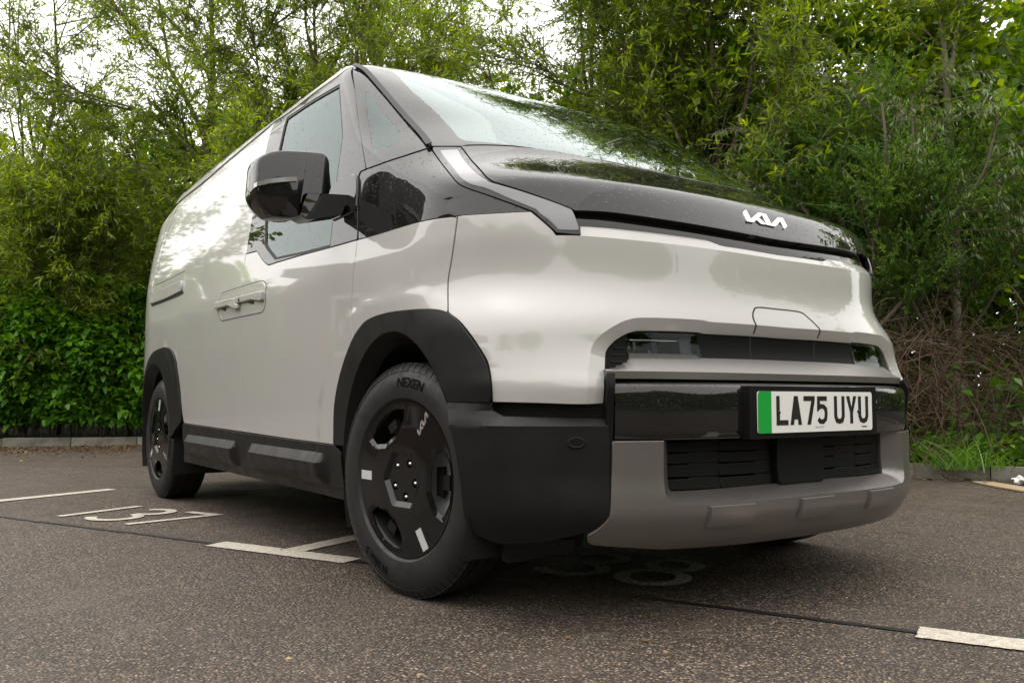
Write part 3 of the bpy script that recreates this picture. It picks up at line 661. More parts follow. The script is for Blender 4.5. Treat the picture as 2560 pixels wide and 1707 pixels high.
def arch_lip(yc, rx, rz, a0, a1, dx, r_in, kind_off):
    L = arch_line(yc, rx, rz, a0, a1, 60); P = from_param(L, 'side'); N = normal(P); A = P+N*kind_off[0]; rows = []
    for t in (0, .06, .5, 1):
        sc = 1-t*(1-r_in); q = A.copy(); q[:,1] = yc+(A[:,1]-yc)*sc; q[:,2] = .335+(A[:,2]-.335)*sc; q[:,0] = A[:,0]+dx*(t if t != .06 else .02); rows.append(q)
    V = np.vstack(rows); n = len(L); F = [(j*n+i, j*n+i+1, (j+1)*n+i+1, (j+1)*n+i) for j in range(3) for i in range(n-1)]
    o = mesh_obj('wheel_arch_lip', V, F, M['trim_black']); return both(auto_smooth(o, 30))
arch_lip(.775, .352, .440, 174, 2, .055, .925, (.010,))
# rear arch
YR = WHEEL_Y+BASE
r_out = np.vstack([edge_uv('B 304,1080 300,1000 285,850 265,690 240,617 215,600 180,600 125,627 90,682 65,782', 'side'), L2([(4.10,.58), (4.18,.42), (4.2,.30)])])
vp('wheel_arch_cladding', np.vstack([r_out, arch_line(YR-.03, .385, .440, 176, 4)]), 'side', 'trim_black', spacing=.03, off=.010, depth=.03, gap=.0008)
arch_lip(YR-.03, .385, .440, 177, 3, .055, .925, (.010,))
# sill
def ledge(y0, y1, y, z):
    w = np.clip((y-y0)/.05, 0, 1)*np.clip((y1-y)/.05, 0, 1); return w*np.clip((.392-z)/.030, 0, 1)
def sill_disp(uv, P):
    y, z = P[:,1], P[:,2]; e = np.maximum(ledge(1.27, 2.09, y, z), ledge(2.24, 3.09, y, z))
    return .006+.026*e*np.clip((z-.275)/.04, 0.25, 1)
sill_top = edge_uv('B 312,1089 330,1097 500,1122 700,1154 1000,1196 1288,1234 1304,1236', 'side')
sp_ = np.vstack([sill_top, L2([(1.155,.40), (1.16,.284), (3.14,.288), (3.16,.36)])])
cr = [L2([(y, .392) for y in np.linspace(1.3, 2.06, 20)]), L2([(y, .362) for y in np.linspace(1.3, 2.06, 20)]), L2([(y, .392) for y in np.linspace(2.27, 3.06, 20)]), L2([(y, .362) for y in np.linspace(2.27, 3.06, 20)])]
vp('sill_cladding', sp_, 'side', 'trim_black', spacing=.02, disp=sill_disp, creases=cr, depth=.02, gap=.001)
vp('rocker_strip', L2([(1.165,.280), (1.17,.238), (3.12,.238), (3.14,.284)]), 'side', 'trim_black', spacing=.05, off=-.004, depth=.10, gap=.001)
# bumper corner: proud block with a ledge on top, ending at the arch crease
z_ledge = .512
def corner_disp(uv, P):
    return -.014+.022*np.clip((c_right-.02-uv[:,0])/.22, 0, 1)+.020*np.clip((ledge_top(uv[:,0])-P[:,2])/np.maximum(ledge_top(uv[:,0])-z_ledge, .004), 0, 1)
c_right = edge_uv('H 1280,700', 'wrap')[0,0]
lt = edge_uv('H 420,264 800,278 1258,292', 'wrap', False)
def ledge_top(u): return np.interp(u, [lt[0,0]-.05, lt[0,0], lt[1,0], lt[2,0]], [z_split, lt[0,1], lt[1,1], lt[2,1]])
low_cre = side_to_wrap(CA(30, -12, 24)); low_cre = low_cre[(low_cre[:,1] < z_split-.004) & (low_cre[:,1] > .238)]
cb = np.vstack([L2([(xs_split, z_split), (a_out[-1,0], z_split)]), edge_uv('H 332,215 420,264', 'wrap', False), lt[1:], edge_uv('H 1272,345 1288,500 1288,900 1282,1080', 'wrap', False), edge_uv('H 1240,1125 1100,1190 900,1235 700,1262 410,1262', 'wrap'), low_cre[::-1]])
crn = [L2([(u, z_ledge) for u in np.linspace(-.97, c_right-.012, 24)])]
corner = vp('bumper_corner', cb, 'wrap', 'trim_black', spacing=.018, disp=corner_disp, creases=crn, depth=.03, gap=.0008)
strip = vp('bumper_corner_recess', outline('wrap', 'H 330,150 800,157 1258,170', 'H 1258,170 1258,296', 'H 1258,296 800,284 410,268', 'H 410,268 326,220 330,150'), 'wrap', 'satin_black', off=-.022, gap=-.004, spacing=.03)
vp('bumper_trim', outline('wrap', 'I 566,1140 578,760', 'I 578,760 665,752', 'I 665,752 655,1000 H 1312,300 1300,700 1298,1060', 'H 1298,1060 1262,1060', 'H 1262,1060 1262,300 I 566,1140'), 'wrap', 'satin_black', off=.004, gap=0, spacing=.03, depth=.03)
sens = edge_uv('H 1013,475', 'wrap')[0]
circ = lambda c, r, n=20: np.stack([c[0]+r*np.cos(np.linspace(0, 2*math.pi, n, False)), c[1]+r*np.sin(np.linspace(0, 2*math.pi, n, False))], 1)
sub('parking_sensor', circ(sens, .0105), 'wrap', 'satin_black', corner, off=.0165, gap=0, spacing=.02, depth=.004)
sub('sensor_ring', circ(sens, .0125), 'wrap', 'trim_black', corner, holes=[circ(sens, .0108)], off=.0172, gap=0, spacing=.02, depth=.004)
# headlight band
XS = lambda a, b, n=60: np.linspace(a, b, n)
bandz = np.vstack([open_full, L2([(-open_full[0,0], .60), (open_full[0,0], .60)])])
px_lamp = edge_uv('I 872,232 1756,232 1756,572 872,560', 'wrap', False)
lamp_hole = L2([(px_lamp[0,0], .752), (px_lamp[1,0], .752), (px_lamp[1,0], .688), (px_lamp[0,0], .688)])
lamp_hole_m = (lamp_hole*[-1,1])[::-1]
band = vp('headlight_band', np.vstack([open_full+[0,.004], L2([(-open_full[0,0]+.01, .60), (open_full[0,0]-.01, .60)])]), 'wrap', 'lamp_band_black', mirror=False, holes=[lamp_hole, lamp_hole_m], off=-.026, gap=-.004, spacing=.025, depth=.01)
hl = (under(empty('headlight', (0,0,0))), None)[0]; hl.matrix_parent_inverse = VAN_INV
hl2 = under(empty('headlight', (0,0,0)))
HL = (hl, hl2)
both(build_panel('lens', shrink(lamp_hole, -.002), 'wrap', M['lamp_glass'], None, off=-.024, gap=0, spacing=.05, depth=.003), HL)
both(build_panel('housing_back', shrink(lamp_hole, -.01), 'wrap', M['satin_black'], None, off=-.095, gap=0, spacing=.05, depth=.004), HL)
def wall(name, poly, o0, o1, mat, par):       # side walls joining two offsets of the same outline
    p = resample(np.asarray(poly), .03); P = from_param(p, 'wrap'); N = normal(P); n = len(p); V = np.vstack([P+N*o0, P+N*o1])
    return both(mesh_obj(name, V, [(i, (i+1) % n, n+(i+1) % n, n+i) for i in range(n)], M[mat], None, smooth=False), par)
wall('housing_wall', lamp_hole, -.026, -.096, 'satin_black', HL)
u0, u1 = lamp_hole[0,0], lamp_hole[1,0]; du = u1-u0
def lamp_piece(name, a0, a1, z0, z1, o_top, o_bot, mat, curve=0.0):   # reflector: curved sheet that leans from o_top to o_bot
    n, mrow = 10, 8; uu, vv = np.meshgrid(np.linspace(u0+du*a0, u0+du*a1, n), np.linspace(z0, z1, mrow)); uv = np.stack([uu.ravel(), vv.ravel()], 1)
    P = from_param(uv, 'wrap'); N = normal(P); t = (vv.ravel()-z0)/(z1-z0); s = (uu.ravel()-uu.min())/(uu.max()-uu.min())
    off = o_bot+(o_top-o_bot)*t**.7-curve*(1-(2*s-1)**2); V = P+N*off[:,None]
    F = [(j*n+i, j*n+i+1, (j+1)*n+i+1, (j+1)*n+i) for j in range(mrow-1) for i in range(n-1)]
    o = mesh_obj(name, V, F, M[mat]); sm = o.modifiers.new('solid', 'SOLIDIFY'); sm.thickness = .002; return both(o, HL)
lamp_piece('reflector', .04, .36, .700, .722, -.085, -.040, 'chrome', .006)
lamp_piece('reflector', .43, .76, .697, .726, -.085, -.036, 'chrome', .012)
lamp_piece('reflector', .10, .33, .722, .736, -.060, -.085, 'clean_gloss_black', .0)
lamp_piece('lamp_shroud', .04, .78, .736, .739, -.085, -.036, 'logo_metal')
lamp_piece('lamp_divider', .355, .435, .697, .738, -.040, -.036, 'satin_black')
lamp_piece('lamp_divider', .105, .15, .697, .738, -.060, -.040, 'satin_black')
lamp_piece('lamp_inner_cover', .785, .97, .692, .748, -.044, -.040, 'interior_plastic')
for i in range(5):                             # ribbed outer end of the lamp
    z = .752-.016*(i+1)-.004; ue = np.interp(z, open_uv[:30,1], open_uv[:30,0])+.010
    if u0-.006 > ue+.01: both(build_panel('rib', L2([(ue, z), (u0-.006, z), (u0-.006, z-.0028), (ue, z-.0028)]), 'wrap', M['satin_black'], None, off=-.0235, gap=0, spacing=.03, depth=.006, round_r=.0006), HL)
# charging-flap half on the black band
blk = to_param(pix_surface(zp('E 598,1080 598,1175 612,1205 650,1213 900,1225 965,1224 988,1205 990,1110')), 'wrap')
ribbon('charging_flap_seam', blk, 'wrap', .004, 'underbody', band, -.0253)
# brow, gloss band and plate
def brow_cut(x, d, z):
    t = np.clip((abs(x)-.585)/.075, 0, 1)
    if z > .66: return d, z-(z-.652)*t
    return d, z
sweep('silver_brow', [(.075,.6975), (.055,.6975), (.006,.6535), (.001,.649), (.001,.630), (.03,.628), (.075,.64)], XS(-.662,.662,70), .655, M['silver_trim'], None, brow_cut); under(bpy.data.objects['silver_brow'])
def band_cut(x, d, z):
    t = np.clip((abs(x)-.57)/.08, 0, 1)
    return d-(.012*(1-t) if (z < .62 and d < .04) else 0), z
gb_ = sweep('gloss_bumper_band', [(.075,.634), (.020,.621), (.008,.616), (.001,.606), (-.001,.59), (.000,.50), (.004,.482), (.012,.474), (.06,.474)], XS(-.650,.650,80), .53, M['gloss_black'], None, band_cut, 50); under(gb_)
# plate holder and plate
PL = .0; ph = under(rbox('plate_holder', (-.288,.004,.474), (.288,.05,.614), M['satin_black'], None, .012))
plate = under(empty('number_plate', (0,0,0))); pc = .544
def rrect(cx, cz, w, h, r, n=5):
    out = []
    for sx, sz, a0 in ((1,1,0),(-1,1,90),(-1,-1,180),(1,-1,270)):
        for a in np.radians(np.linspace(a0, a0+90, n)): out.append((cx+sx*(w/2-r)+r*math.cos(a), cz+sz*(h/2-r)+r*math.sin(a)))
    return out
def flat(name, poly, y, mat, par, d=.001):
    bm = bmesh.new(); prism(bm, poly, lambda u, v, w: (u, y+w, v), d); return bm_obj(name, bm, M[mat], par, 30)
flat('plate_face', rrect(0, pc, .520, .111, .008), .0, 'plate_white', plate, .003)
gp = [p for p in rrect(0, pc, .5196, .1106, .008) if p[0] < -.2]; gp = [(-.205, pc+.0553)]+gp+[(-.205, pc-.0553)]
flat('green_flash', gp, -.0006, 'plate_green', plate, .0008)
CH, CW, CS = .079, .050, .014
def stroke(pts, w):                            # thick polyline as one outline with mitred joints
    p = np.array(pts, float); t = np.diff(p, axis=0); t /= np.linalg.norm(t, axis=1)[:,None]; nrm = np.stack([-t[:,1], t[:,0]], 1); L, R = [], []
    for i in range(len(p)):
        if i == 0: n = nrm[0]; k = 1
        elif i == len(p)-1: n = nrm[-1]; k = 1
        else:
            n = nrm[i-1]+nrm[i]; n /= np.linalg.norm(n); k = 1/max(.35, n@nrm[i])
        L.append(p[i]+n*w/2*k); R.append(p[i]-n*w/2*k)
    return [tuple(q) for q in L+R[::-1]]
def arc(cx, cy, rx, ry, a0, a1, n=9): return [(cx+rx*math.cos(math.radians(a)), cy+ry*math.sin(math.radians(a))) for a in np.linspace(a0, a1, n)]
h2, w2, s2 = CH/2, CW/2, CS/2
GLYPH = {
 'L': [stroke([(-w2+s2,h2), (-w2+s2,-h2+s2), (w2,-h2+s2)], CS)],
 'A': [[(-w2,-h2), (-w2+.015,-h2), (-w2+.0175,-h2+.015), (w2-.0175,-h2+.015), (w2-.015,-h2), (w2,-h2), (.008,h2), (-.008,h2)]],
 '7': [[(-w2,h2), (w2,h2), (w2,h2-.013), (-w2+.031,-h2), (-w2+.0155,-h2), (w2-.0155,h2-CS), (-w2,h2-CS)]],
 '5': [stroke([(w2-.003,h2-s2), (-w2+.009,h2-s2), (-w2+.008,.006), (-.008,.011), (.006,.010), (w2-s2-.002,.003), (w2-s2,-.012), (w2-s2-.003,-.025), (.004,-h2+s2), (-.010,-h2+s2+.001), (-w2+s2,-.024)], CS-.001)],
 'U': [stroke([(-w2+s2,h2), (-w2+s2,-.018), (-w2+s2+.006,-h2+s2+.003), (0,-h2+s2), (w2-s2-.006,-h2+s2+.003), (w2-s2,-.018), (w2-s2,h2)], CS)],
 'Y': [[(-w2,h2), (-w2+.0155,h2), (0,.006), (w2-.0155,h2), (w2,h2), (.007,-.008), (.007,-h2), (-.007,-h2), (-.007,-.008)]]}
cx = -.205+.013
xs_ = []
adv = CW+.011; x = -.1845+CW/2
for ch in 'LA75 UYU':
    if ch == ' ': x += .022; continue
    for g in GLYPH[ch]: flat('character', [(x+a, pc+.004+b) for a, b in g], -.0007, 'plate_black', plate, .0009)
    x += adv*.963
for sx in (-.176, .190):
    bm = bmesh.new(); bmesh.ops.create_uvsphere(bm, u_segments=12, v_segments=6, radius=.0055, matrix=Matrix.Translation((sx, -.001, pc-.001))); bm_obj('plate_screw', bm, M['dark_plastic'], plate, 60)
for txt, sz, px_, pz in (('KIA UK LTD', .0075, 0.005, pc-.0435), ('', .004, .2, pc-.044)):
    if txt:
        me = text_mesh(txt, sz, 3); me.transform(Matrix.Translation((px_, -.0006, pz)) @ Matrix.Rotation(math.pi/2, 4, 'X')); link('maker_text', me, M['plate_black'], plate)
flat('maker_mark', [(.205,pc-.0465), (.232,pc-.0465), (.232,pc-.0435), (.205,pc-.0435)], -.0007, 'plate_black', plate, .0009)
# lower silver skid plate: frame round the grille
GX = .485
def front_half(*e): return full_front(*e, kind='front')
sk_out = 'F 205,793 200,1000 187,1280'
so = np.vstack([edge_uv('F 206,793 202,1000 188,1275', 'front', False), edge_uv('F 188,1275 150,1320 90,1365 48,1388', 'front'), edge_uv('F 48,1388 46,1415 70,1442 160,1453', 'front'), L2([(-.5,.205), (-.25,.2), (0,.198)])])
sk_in = L2([(0,.352), (-.2,.350), (-.4,.347), (-.487,.347), (-.493,.355), (-.493,.474)])
skh = np.vstack([L2([(0,.198)]), so[::-1][1:], L2([(so[0,0],.474)]), sk_in[::-1]])
sk_poly = np.vstack([skh[:-1], L2([(0,.352)]), (skh*[-1,1])[::-1][1:-1]])
ch_in = L2([(-.533,.474), (-.533,.345), (-.525,.325), (-.505,.314), (-.4,.311), (-.2,.312), (0,.313)]); ch_full = np.vstack([ch_in, (ch_in*[-1,1])[::-1][1:]])
in_full = np.vstack([sk_in[::-1], (sk_in*[-1,1])[1:]])
inner_reg = np.vstack([ch_full, L2([(.533,.6), (-.533,.6)])])
def skid_disp(uv, P):
    ins = in_poly(uv, inner_reg); d1 = poly_dist(uv, ch_full, False); d2 = poly_dist(uv, in_full, False)
    lipz = np.clip((.235-uv[:,1])/.03, 0, 1)
    o = .012+np.where(ins, -.055*d1/np.maximum(d1+d2, 1e-6), 0)
    for cxp in (-.335, 0, .335): 
        q = np.maximum(np.abs(uv[:,0]-cxp)-.076, np.abs(uv[:,1]-.283)-.024); o = o+.008*np.clip(-q/.002, 0, 1)
    return o
pads = []
for cxp in (-.335, 0, .335):
    for e in (0, .002): pads.append(L2([(cxp-.076+e,.259+e), (cxp+.076-e,.259+e), (cxp+.076-e,.307-e), (cxp-.076+e,.307-e), (cxp-.076+e,.259+e)]))
skid = vp('skid_plate', sk_poly, 'front', 'silver_trim', mirror=False, spacing=.016, disp=skid_disp, creases=[ch_full]+pads, gap=.001, depth=.03)
# grille: recessed dark plate, slats, radar cover
grille = under(empty('grille', (0,0,0)))
gpoly = L2([(-.52,.33), (.52,.33), (.52,.49), (-.52,.49)])
build_panel('grille_back', gpoly, 'front', M['underbody'], grille, off=-.075, gap=0, spacing=.06)
cols = [(-.487,-.318), (-.312,-.112), (.112,.312), (.318,.487)]; z0g, rowh = .352, .0302
for ci, (xa, xb) in enumerate(cols):
    for r in range(4):
        za, zb = z0g+rowh*r, z0g+rowh*(r+1)-.0052; st = xa+(xb-xa)*.38 if ci in (0, 2) else xa+(xb-xa)*.65
        hi = .003
        if ci in (0, 2): top = [(xa, zb-hi), (st, zb-hi), (st+.008, zb), (xb, zb)]
        else: top = [(xa, zb-hi), (st, zb-hi), (st+.008, zb), (xb, zb)]
        pl = L2([(xb, za), (xa, za)]+top)
        build_panel('slat', pl, 'front', M['satin_black'], grille, off=-.050, gap=0, spacing=.08, depth=.02, round_r=.003)
build_panel('radar_cover', np.array(rrect(0, .412, .205, .122, .012)), 'front', M['satin_black'], grille, off=-.030, gap=0, spacing=.06, depth=.03, round_r=.004)
# logo on the hood, traced once and reused on the wheels
lgP = pix_surface(zp('Q 345,330 545,705 865,445 1185,515 1402,918 1690,640 1880,670 2065,1005 1950,1120 1775,800 1570,1020 1225,950 1015,540 880,660 1185,940 980,910 780,740 650,845 390,800 215,430'))
logo = under(build_panel('hood_logo', to_param(lgP, 'wrap'), 'wrap', M['logo_metal'], None, off=.0085, gap=0, spacing=.01, depth=.006, round_r=.0005))
_n0 = normal(lgP.mean(0)[None])[0]; _up = np.cross(_n0, [1,0,0]); _up = _up/np.linalg.norm(_up)*np.sign(np.cross(_n0, [1,0,0])[2])
lg2 = np.stack([lgP[:,0], lgP@_up], 1); lg2 -= lg2.mean(0); LG = [list(map(tuple, lg2*(4.62/np.ptp(lg2[:,0]))*[1,1.15]+[2.31,.5]))]; LGW = 4.62
# --- wheels
def lathe(bm, prof, seg=96, axis_x=True):      # prof: (x, r) closed-open chain
    rings = [[bm.verts.new((x, r*math.cos(2*math.pi*k/seg), r*math.sin(2*math.pi*k/seg))) for k in range(seg)] for x, r in prof]
    for a, b in zip(rings, rings[1:]):
        for k in range(seg): bm.faces.new((a[k], a[(k+1) % seg], b[(k+1) % seg], b[k]))
    return rings
R_T = .343; TW = .215
def ring_text(txt, size, r, ang, x, par, mat):   # outward side at -x; tops outward, reading clockwise seen from outside
    me = text_mesh(txt, size, 4, .0007); 
    bm = bmesh.new(); bm.from_mesh(me); bmesh.ops.subdivide_edges(bm, edges=list(bm.edges), cuts=1)
    for v in bm.verts:
        th = ang-v.co.x/r; rr = r+v.co.y; dx = sidewall_x(rr)-.0022
        v.co = Vector((dx, -rr*math.cos(th), rr*math.sin(th)))
    bm_obj('sidewall_text', bm, M[mat], par, 60, weld=False)
def sidewall_x(r):                             # outer sidewall bulge (toward -x)
    return float(np.interp(r, [.222,.238,.258,.285,.308,.325], [-.088,-.1040,-.1085,-.1080,-.102,-.092]))
WS = 1.125                                     # cover scale
def wheel_window(a, k=1.0):                    # cut-out outline in the wheel plane, centred on angle a
    out = []
    for r, da in ((.118,-13), (.152,-27), (.183,-27), (.190,-15), (.192,0), (.190,15), (.183,27), (.152,27), (.118,13)):
        th = math.radians(a+da*k); out.append((r*math.cos(th)*WS, r*math.sin(th)*WS))
    return np.array(out)
def make_wheel(spin):
    w = empty('wheel')
    bm = bmesh.new(); half = TW/2
    prof = [(-.080,.212), (-.088,.222), (-.1040,.238), (-.1085,.258), (-.1080,.285), (-.102,.308), (-.0975,.3155), (-.092,.3245), (-.086,.331), (-.075,.3370)]
    grooves = [-.047, 0, .047]; xs = [-.075]
    tread = []
    for g in grooves: tread += [(g-.0055,.3425), (g-.0040,.3350), (g+.0040,.3350), (g+.0055,.3425)]
    prof += tread+[(-x, r) for x, r in prof[::-1]]
    lathe(bm, prof, 128)
    o = bm_obj('tyre', bm, M['tyre_rubber'], w, 32)
    # shoulder blocks: thin sipes cut as raised bars between them
    bm = bmesh.new()
    for s in (-1, 1):
        for k in range(72):
            a = 2*math.pi*k/72; Mx = Matrix.Rotation(a, 4, 'X')
            xa, xb = (s*.054, s*.082); lo = (min(xa, xb), -.0128, .333); hi = (max(xa, xb), .0128, .3428); add_box(bm, lo, hi, Mx)
            xa, xb = (s*.082, s*.097); lo2 = (min(xa, xb), -.0122, .312); hi2 = (max(xa, xb), .0122, .3335)
            v = []
            for (xx, rr) in ((s*.080,.3405), (s*.0905,.3330), (s*.0985,.3175), (s*.090,.312), (s*.078,.330)):
                v.append([bm.verts.new(Mx @ Vector((xx, y, rr))) for y in (-.0125, .0125)])
            for i in range(5): bm.faces.new((v[i][0], v[i][1], v[(i+1) % 5][1], v[(i+1) % 5][0]))
            bm.faces.new([q[0] for q in v]); bm.faces.new([q[1] for q in v][::-1])
        for g in ((.008,.040),):
            for k in range(60):
                a = 2*math.pi*(k+.5*(s > 0))/60; Mx = Matrix.Rotation(a, 4, 'X') ; xa, xb = sorted((s*g[0], s*g[1])); add_box(bm, (xa, -.0162, .335), (xb, .0162, .3424), Mx)
    bm_obj('tread_blocks', bm, M['tyre_rubber'], w, 30, weld=False)
    ring_text('NEXEN', .040, .283, math.radians(82), 0, w, 'tyre_letter'); ring_text('N blue S', .036, .281, math.radians(-116), 0, w, 'tyre_letter')
    # rim barrel
    bm = bmesh.new(); lathe(bm, [(-.088,.226), (-.093,.2275), (-.095,.232), (-.092,.2345), (-.086,.226), (-.05,.205), (.03,.19), (.08,.21)], 72); bm_obj('rim', bm, M['satin_black'], w, 40)
    bm = bmesh.new(); lathe(bm, [(-.035,.01), (-.035,.10), (-.045,.13), (-.045,.168), (-.02,.17), (-.02,.01)], 48); bm_obj('brake_disc', bm, M['reflector_silver'], w, 40)
    # cover: dished disc with three cut-outs and a raised hub
    wins = [wheel_window(a) for a in (0, 120, 240)]
    rim = np.array([(.2285*math.cos(t), .2285*math.sin(t)) for t in np.linspace(0, 2*math.pi, 72, False)]); holes = wins+[np.array([(.052*math.cos(t0)+.0135*math.cos(t), .052*math.sin(t0)+.0135*math.sin(t)) for t in np.linspace(0, 2*math.pi, 14, False)]) for t0 in np.radians(np.arange(5)*72+62)]
    rings = [np.array([(r*math.cos(t), r*math.sin(t)) for t in np.linspace(0, 2*math.pi, n, False)]) for r, n in ((.028,14), (.075,30), (.11,36), (.165,48), (.218,64))]
    hub = np.array([(.085*math.cos(t), .085*math.sin(t)) for t in np.radians(np.arange(6)*60+0)])
    def depth(p):                              # outward position (toward -x) of the cover at wheel-plane point p
        r = np.linalg.norm(p, axis=1); d = -.094-.008*sstep(.20, .13, r) if False else -.0945-.0085*(1-sstep(.11, .2285, r))
        # six-sided dish round the lugs
        th = np.arctan2(p[:,1], p[:,0]); hx = np.max([p@np.array([math.cos(t), math.sin(t)]) for t in np.radians(np.arange(6)*60+30)], axis=0)
        d = d+.010*(1-sstep(.066, .084, hx))
        for wv in wins: d = d+.006*(1-sstep(.0, .014, poly_dist(p, wv)))
        return d
    pts, edg = [], []
    for Lp in [rim]+[resample(h, .008) for h in holes]+[resample(hub*.92, .008), resample(hub*1.12, .008)]:
        b = len(pts); pts += list(Lp); edg += [(b+i, b+(i+1) % len(Lp)) for i in range(len(Lp))]
    for Rg in rings: pts += [q for q in Rg if all(poly_dist(q[None], np.asarray(h))[0] > .004 and not in_poly(q[None], np.asarray(h))[0] for h in holes)]
    for wv in wins: pts += [q for q in resample(shrink(wv, -.013), .01) if np.linalg.norm(q) < .225]
    rr = delaunay_2d_cdt([Vector((float(a), float(b))) for a, b in pts], edg, [], 0, 1e-5); uv = np.array([tuple(v) for v in rr[0]]); T = np.array([f for f in rr[2] if len(f) == 3])
    c = uv[T].mean(1); kk = in_poly(c, rim)
    for h in holes: kk &= ~in_poly(c, np.asarray(h))
    T = T[kk]; X = depth(uv); V = np.stack([X, -uv[:,0], uv[:,1]], 1)     # horizontal wheel-plane axis runs to the van's front
    cov = mesh_obj('wheel_cover', V, T, M['wheel_black'], w); sm = cov.modifiers.new('solid', 'SOLIDIFY'); sm.thickness = .004; sm.offset = 1
    auto_smooth(cov, 20)
    bmx = bmesh.new(); bmx.from_mesh(cov.data); bmesh.ops.recalc_face_normals(bmx, faces=bmx.faces)
    if sum(f.normal.x*f.calc_area() for f in bmx.faces) > 0: bmesh.ops.reverse_faces(bmx, faces=bmx.faces)
    bmx.to_mesh(cov.data); bmx.free()
    for t0 in np.radians(np.arange(5)*72+62):
        y, z = -.052*math.cos(t0), .052*math.sin(t0)
        bm = bmesh.new(); lathe(bm, [(-.060,.0135), (-.0915,.0135)], 14); [setattr(v, 'co', v.co+Vector((0, y, z))) for v in bm.verts]; bm_obj('lug_well', bm, M['wheel_black'], w, 50)
        bm = bmesh.new(); lathe(bm, [(-.055,.0095), (-.078,.0095), (-.082,.006), (-.094,.006), (-.098,.003), (-.0985,.0)], 8); [setattr(v, 'co', v.co+Vector((0, y, z))) for v in bm.verts]; bm_obj('lug_nut', bm, M['logo_metal'], w, 50)
    def decal(name, poly, mat):
        p = np.array(poly); q = resample(p, .006); d = depth(p).min()-.0075
        bm = bmesh.new(); prism(bm, [tuple(a) for a in p], lambda u, v, ww: (float(depth(np.array([[u, v]]))[0])-.0048-.0006+ww, -u, v), .001); bm_obj(name, bm, M[mat], w, 30)
    def rot2(p, a): c_, s_ = math.cos(a), math.sin(a); return [(x*c_-y*s_, x*s_+y*c_) for x, y in p]
    for a in (180, -60):
        decal('reflective_mark', rot2([(.158,-.0135), (.221,-.0135), (.221,.0135), (.158,.0135)], math.radians(a)), 'reflector_silver')
    for poly in LG: decal('wheel_logo', rot2([(.187+(a-LGW/2)*.0150, (b-.5)*.0150) for a, b in poly], math.radians(60)), 'logo_metal')
    # inside the cut-outs: facets of the steel wheel behind
    for a in (0, 120, 240):
        ra = math.radians(a); bm = bmesh.new(); p = rot2([(.120,-.040), (.150,-.044), (.150,.044), (.120,.040)], ra); prism(bm, p, lambda u, v, ww: (-.070+ww, -u, v), .012); bevel_all(bm, .004); bm_obj('wheel_spoke', bm, M['trim_black'], w, 30)
        bm = bmesh.new(); p = rot2([(.160,-.020), (.188,-.022), (.188,.022), (.160,.020)], ra); prism(bm, p, lambda u, v, ww: (-.078+ww, -u, v), .02); bevel_all(bm, .004); bm_obj('wheel_clip', bm, M['trim_black'], w, 30)
    return w
def place_wheel(x, y, spin, flip):
    w = make_wheel(spin); w.location = (x, y, .3425); w.rotation_euler = (spin if not flip else -spin, 0, math.pi if flip else 0); under(w); return w
fw = place_wheel(-.790, WHEEL_Y, 0, False)
STEER = math.radians(8)                         # front wheels turned a little
fw.rotation_euler[2] = STEER
def copy_wheel(src, x, y, spin, flip, steer=0.0):
    c = src.copy(); col.objects.link(c); c.parent = van; c.matrix_parent_inverse = VAN_INV
    for ch in src.children: q = ch.copy(); col.objects.link(q); q.parent = c
    c.location = (x, y, .3425); c.rotation_euler = (spin, 0, (math.pi if flip else 0)+steer); return c
copy_wheel(fw, -.790, WHEEL_Y+BASE, math.radians(90), False)
copy_wheel(fw, .790, WHEEL_Y, .4, True, STEER); copy_wheel(fw, .790, WHEEL_Y+BASE, 1.1, True)
# wheel wells, floor, splash guards
def well(yc):
    bm = bmesh.new(); n = 20; r = .415
    for x0, x1 in ((-.905, -.50),):
        a = [math.radians(-25+230*i/n) for i in range(n+1)]
        A = [bm.verts.new((x0, yc-r*.93*math.cos(t), .335+r*math.sin(t))) for t in a]; B = [bm.verts.new((x1, yc-r*.93*math.cos(t), .335+r*math.sin(t))) for t in a]
        for i in range(n): bm.faces.new((A[i], A[i+1], B[i+1], B[i]))
        bm.faces.new(B)
    o = bm_obj('wheel_well', bm, M['underbody'], None, 60); return both(o)
well(WHEEL_Y-.01); well(WHEEL_Y+BASE-.02)
under(rbox('underbody', (-.86, 1.22, .235), (.86, 3.35, .31), M['underbody'], None, .02))
under(rbox('underbody', (-.50, .28, .24), (.50, 1.3, .42), M['underbody'], None, .03)); under(rbox('underbody', (-.50, 3.3, .26), (.50, 4.4, .42), M['underbody'], None, .03))
under(rbox('bumper_core', (-.62, .20, .24), (.62, .34, .70), M['underbody'], None, .02)); under(rbox('front_bulkhead', (-.80, .42, .30), (.80, .50, 1.02), M['underbody'], None, .02))
fl_ = pix_plane(zp('H 418,1262 430,1440 460,1462 560,1450 900,1380 1000,1345 1000,1270'), 1, .40)
bm = bmesh.new(); prism(bm, [(p[0], p[2]) for p in fl_], lambda u, v, w: (u, .40+w, v), .012); both(bm_obj('splash_guard', bm, M['trim_black'], None, 40))
bm = bmesh.new(); mpx = pix_plane(zp('R 545,1100 552,1180 575,1210 720,1215 750,1175 750,1150'), 1, 3.42); prism(bm, [(p[0], p[2]) for p in mpx], lambda u, v, w: (u, 3.42+w, v), .02); both(bm_obj('splash_guard', bm, M['trim_black'], None, 40))
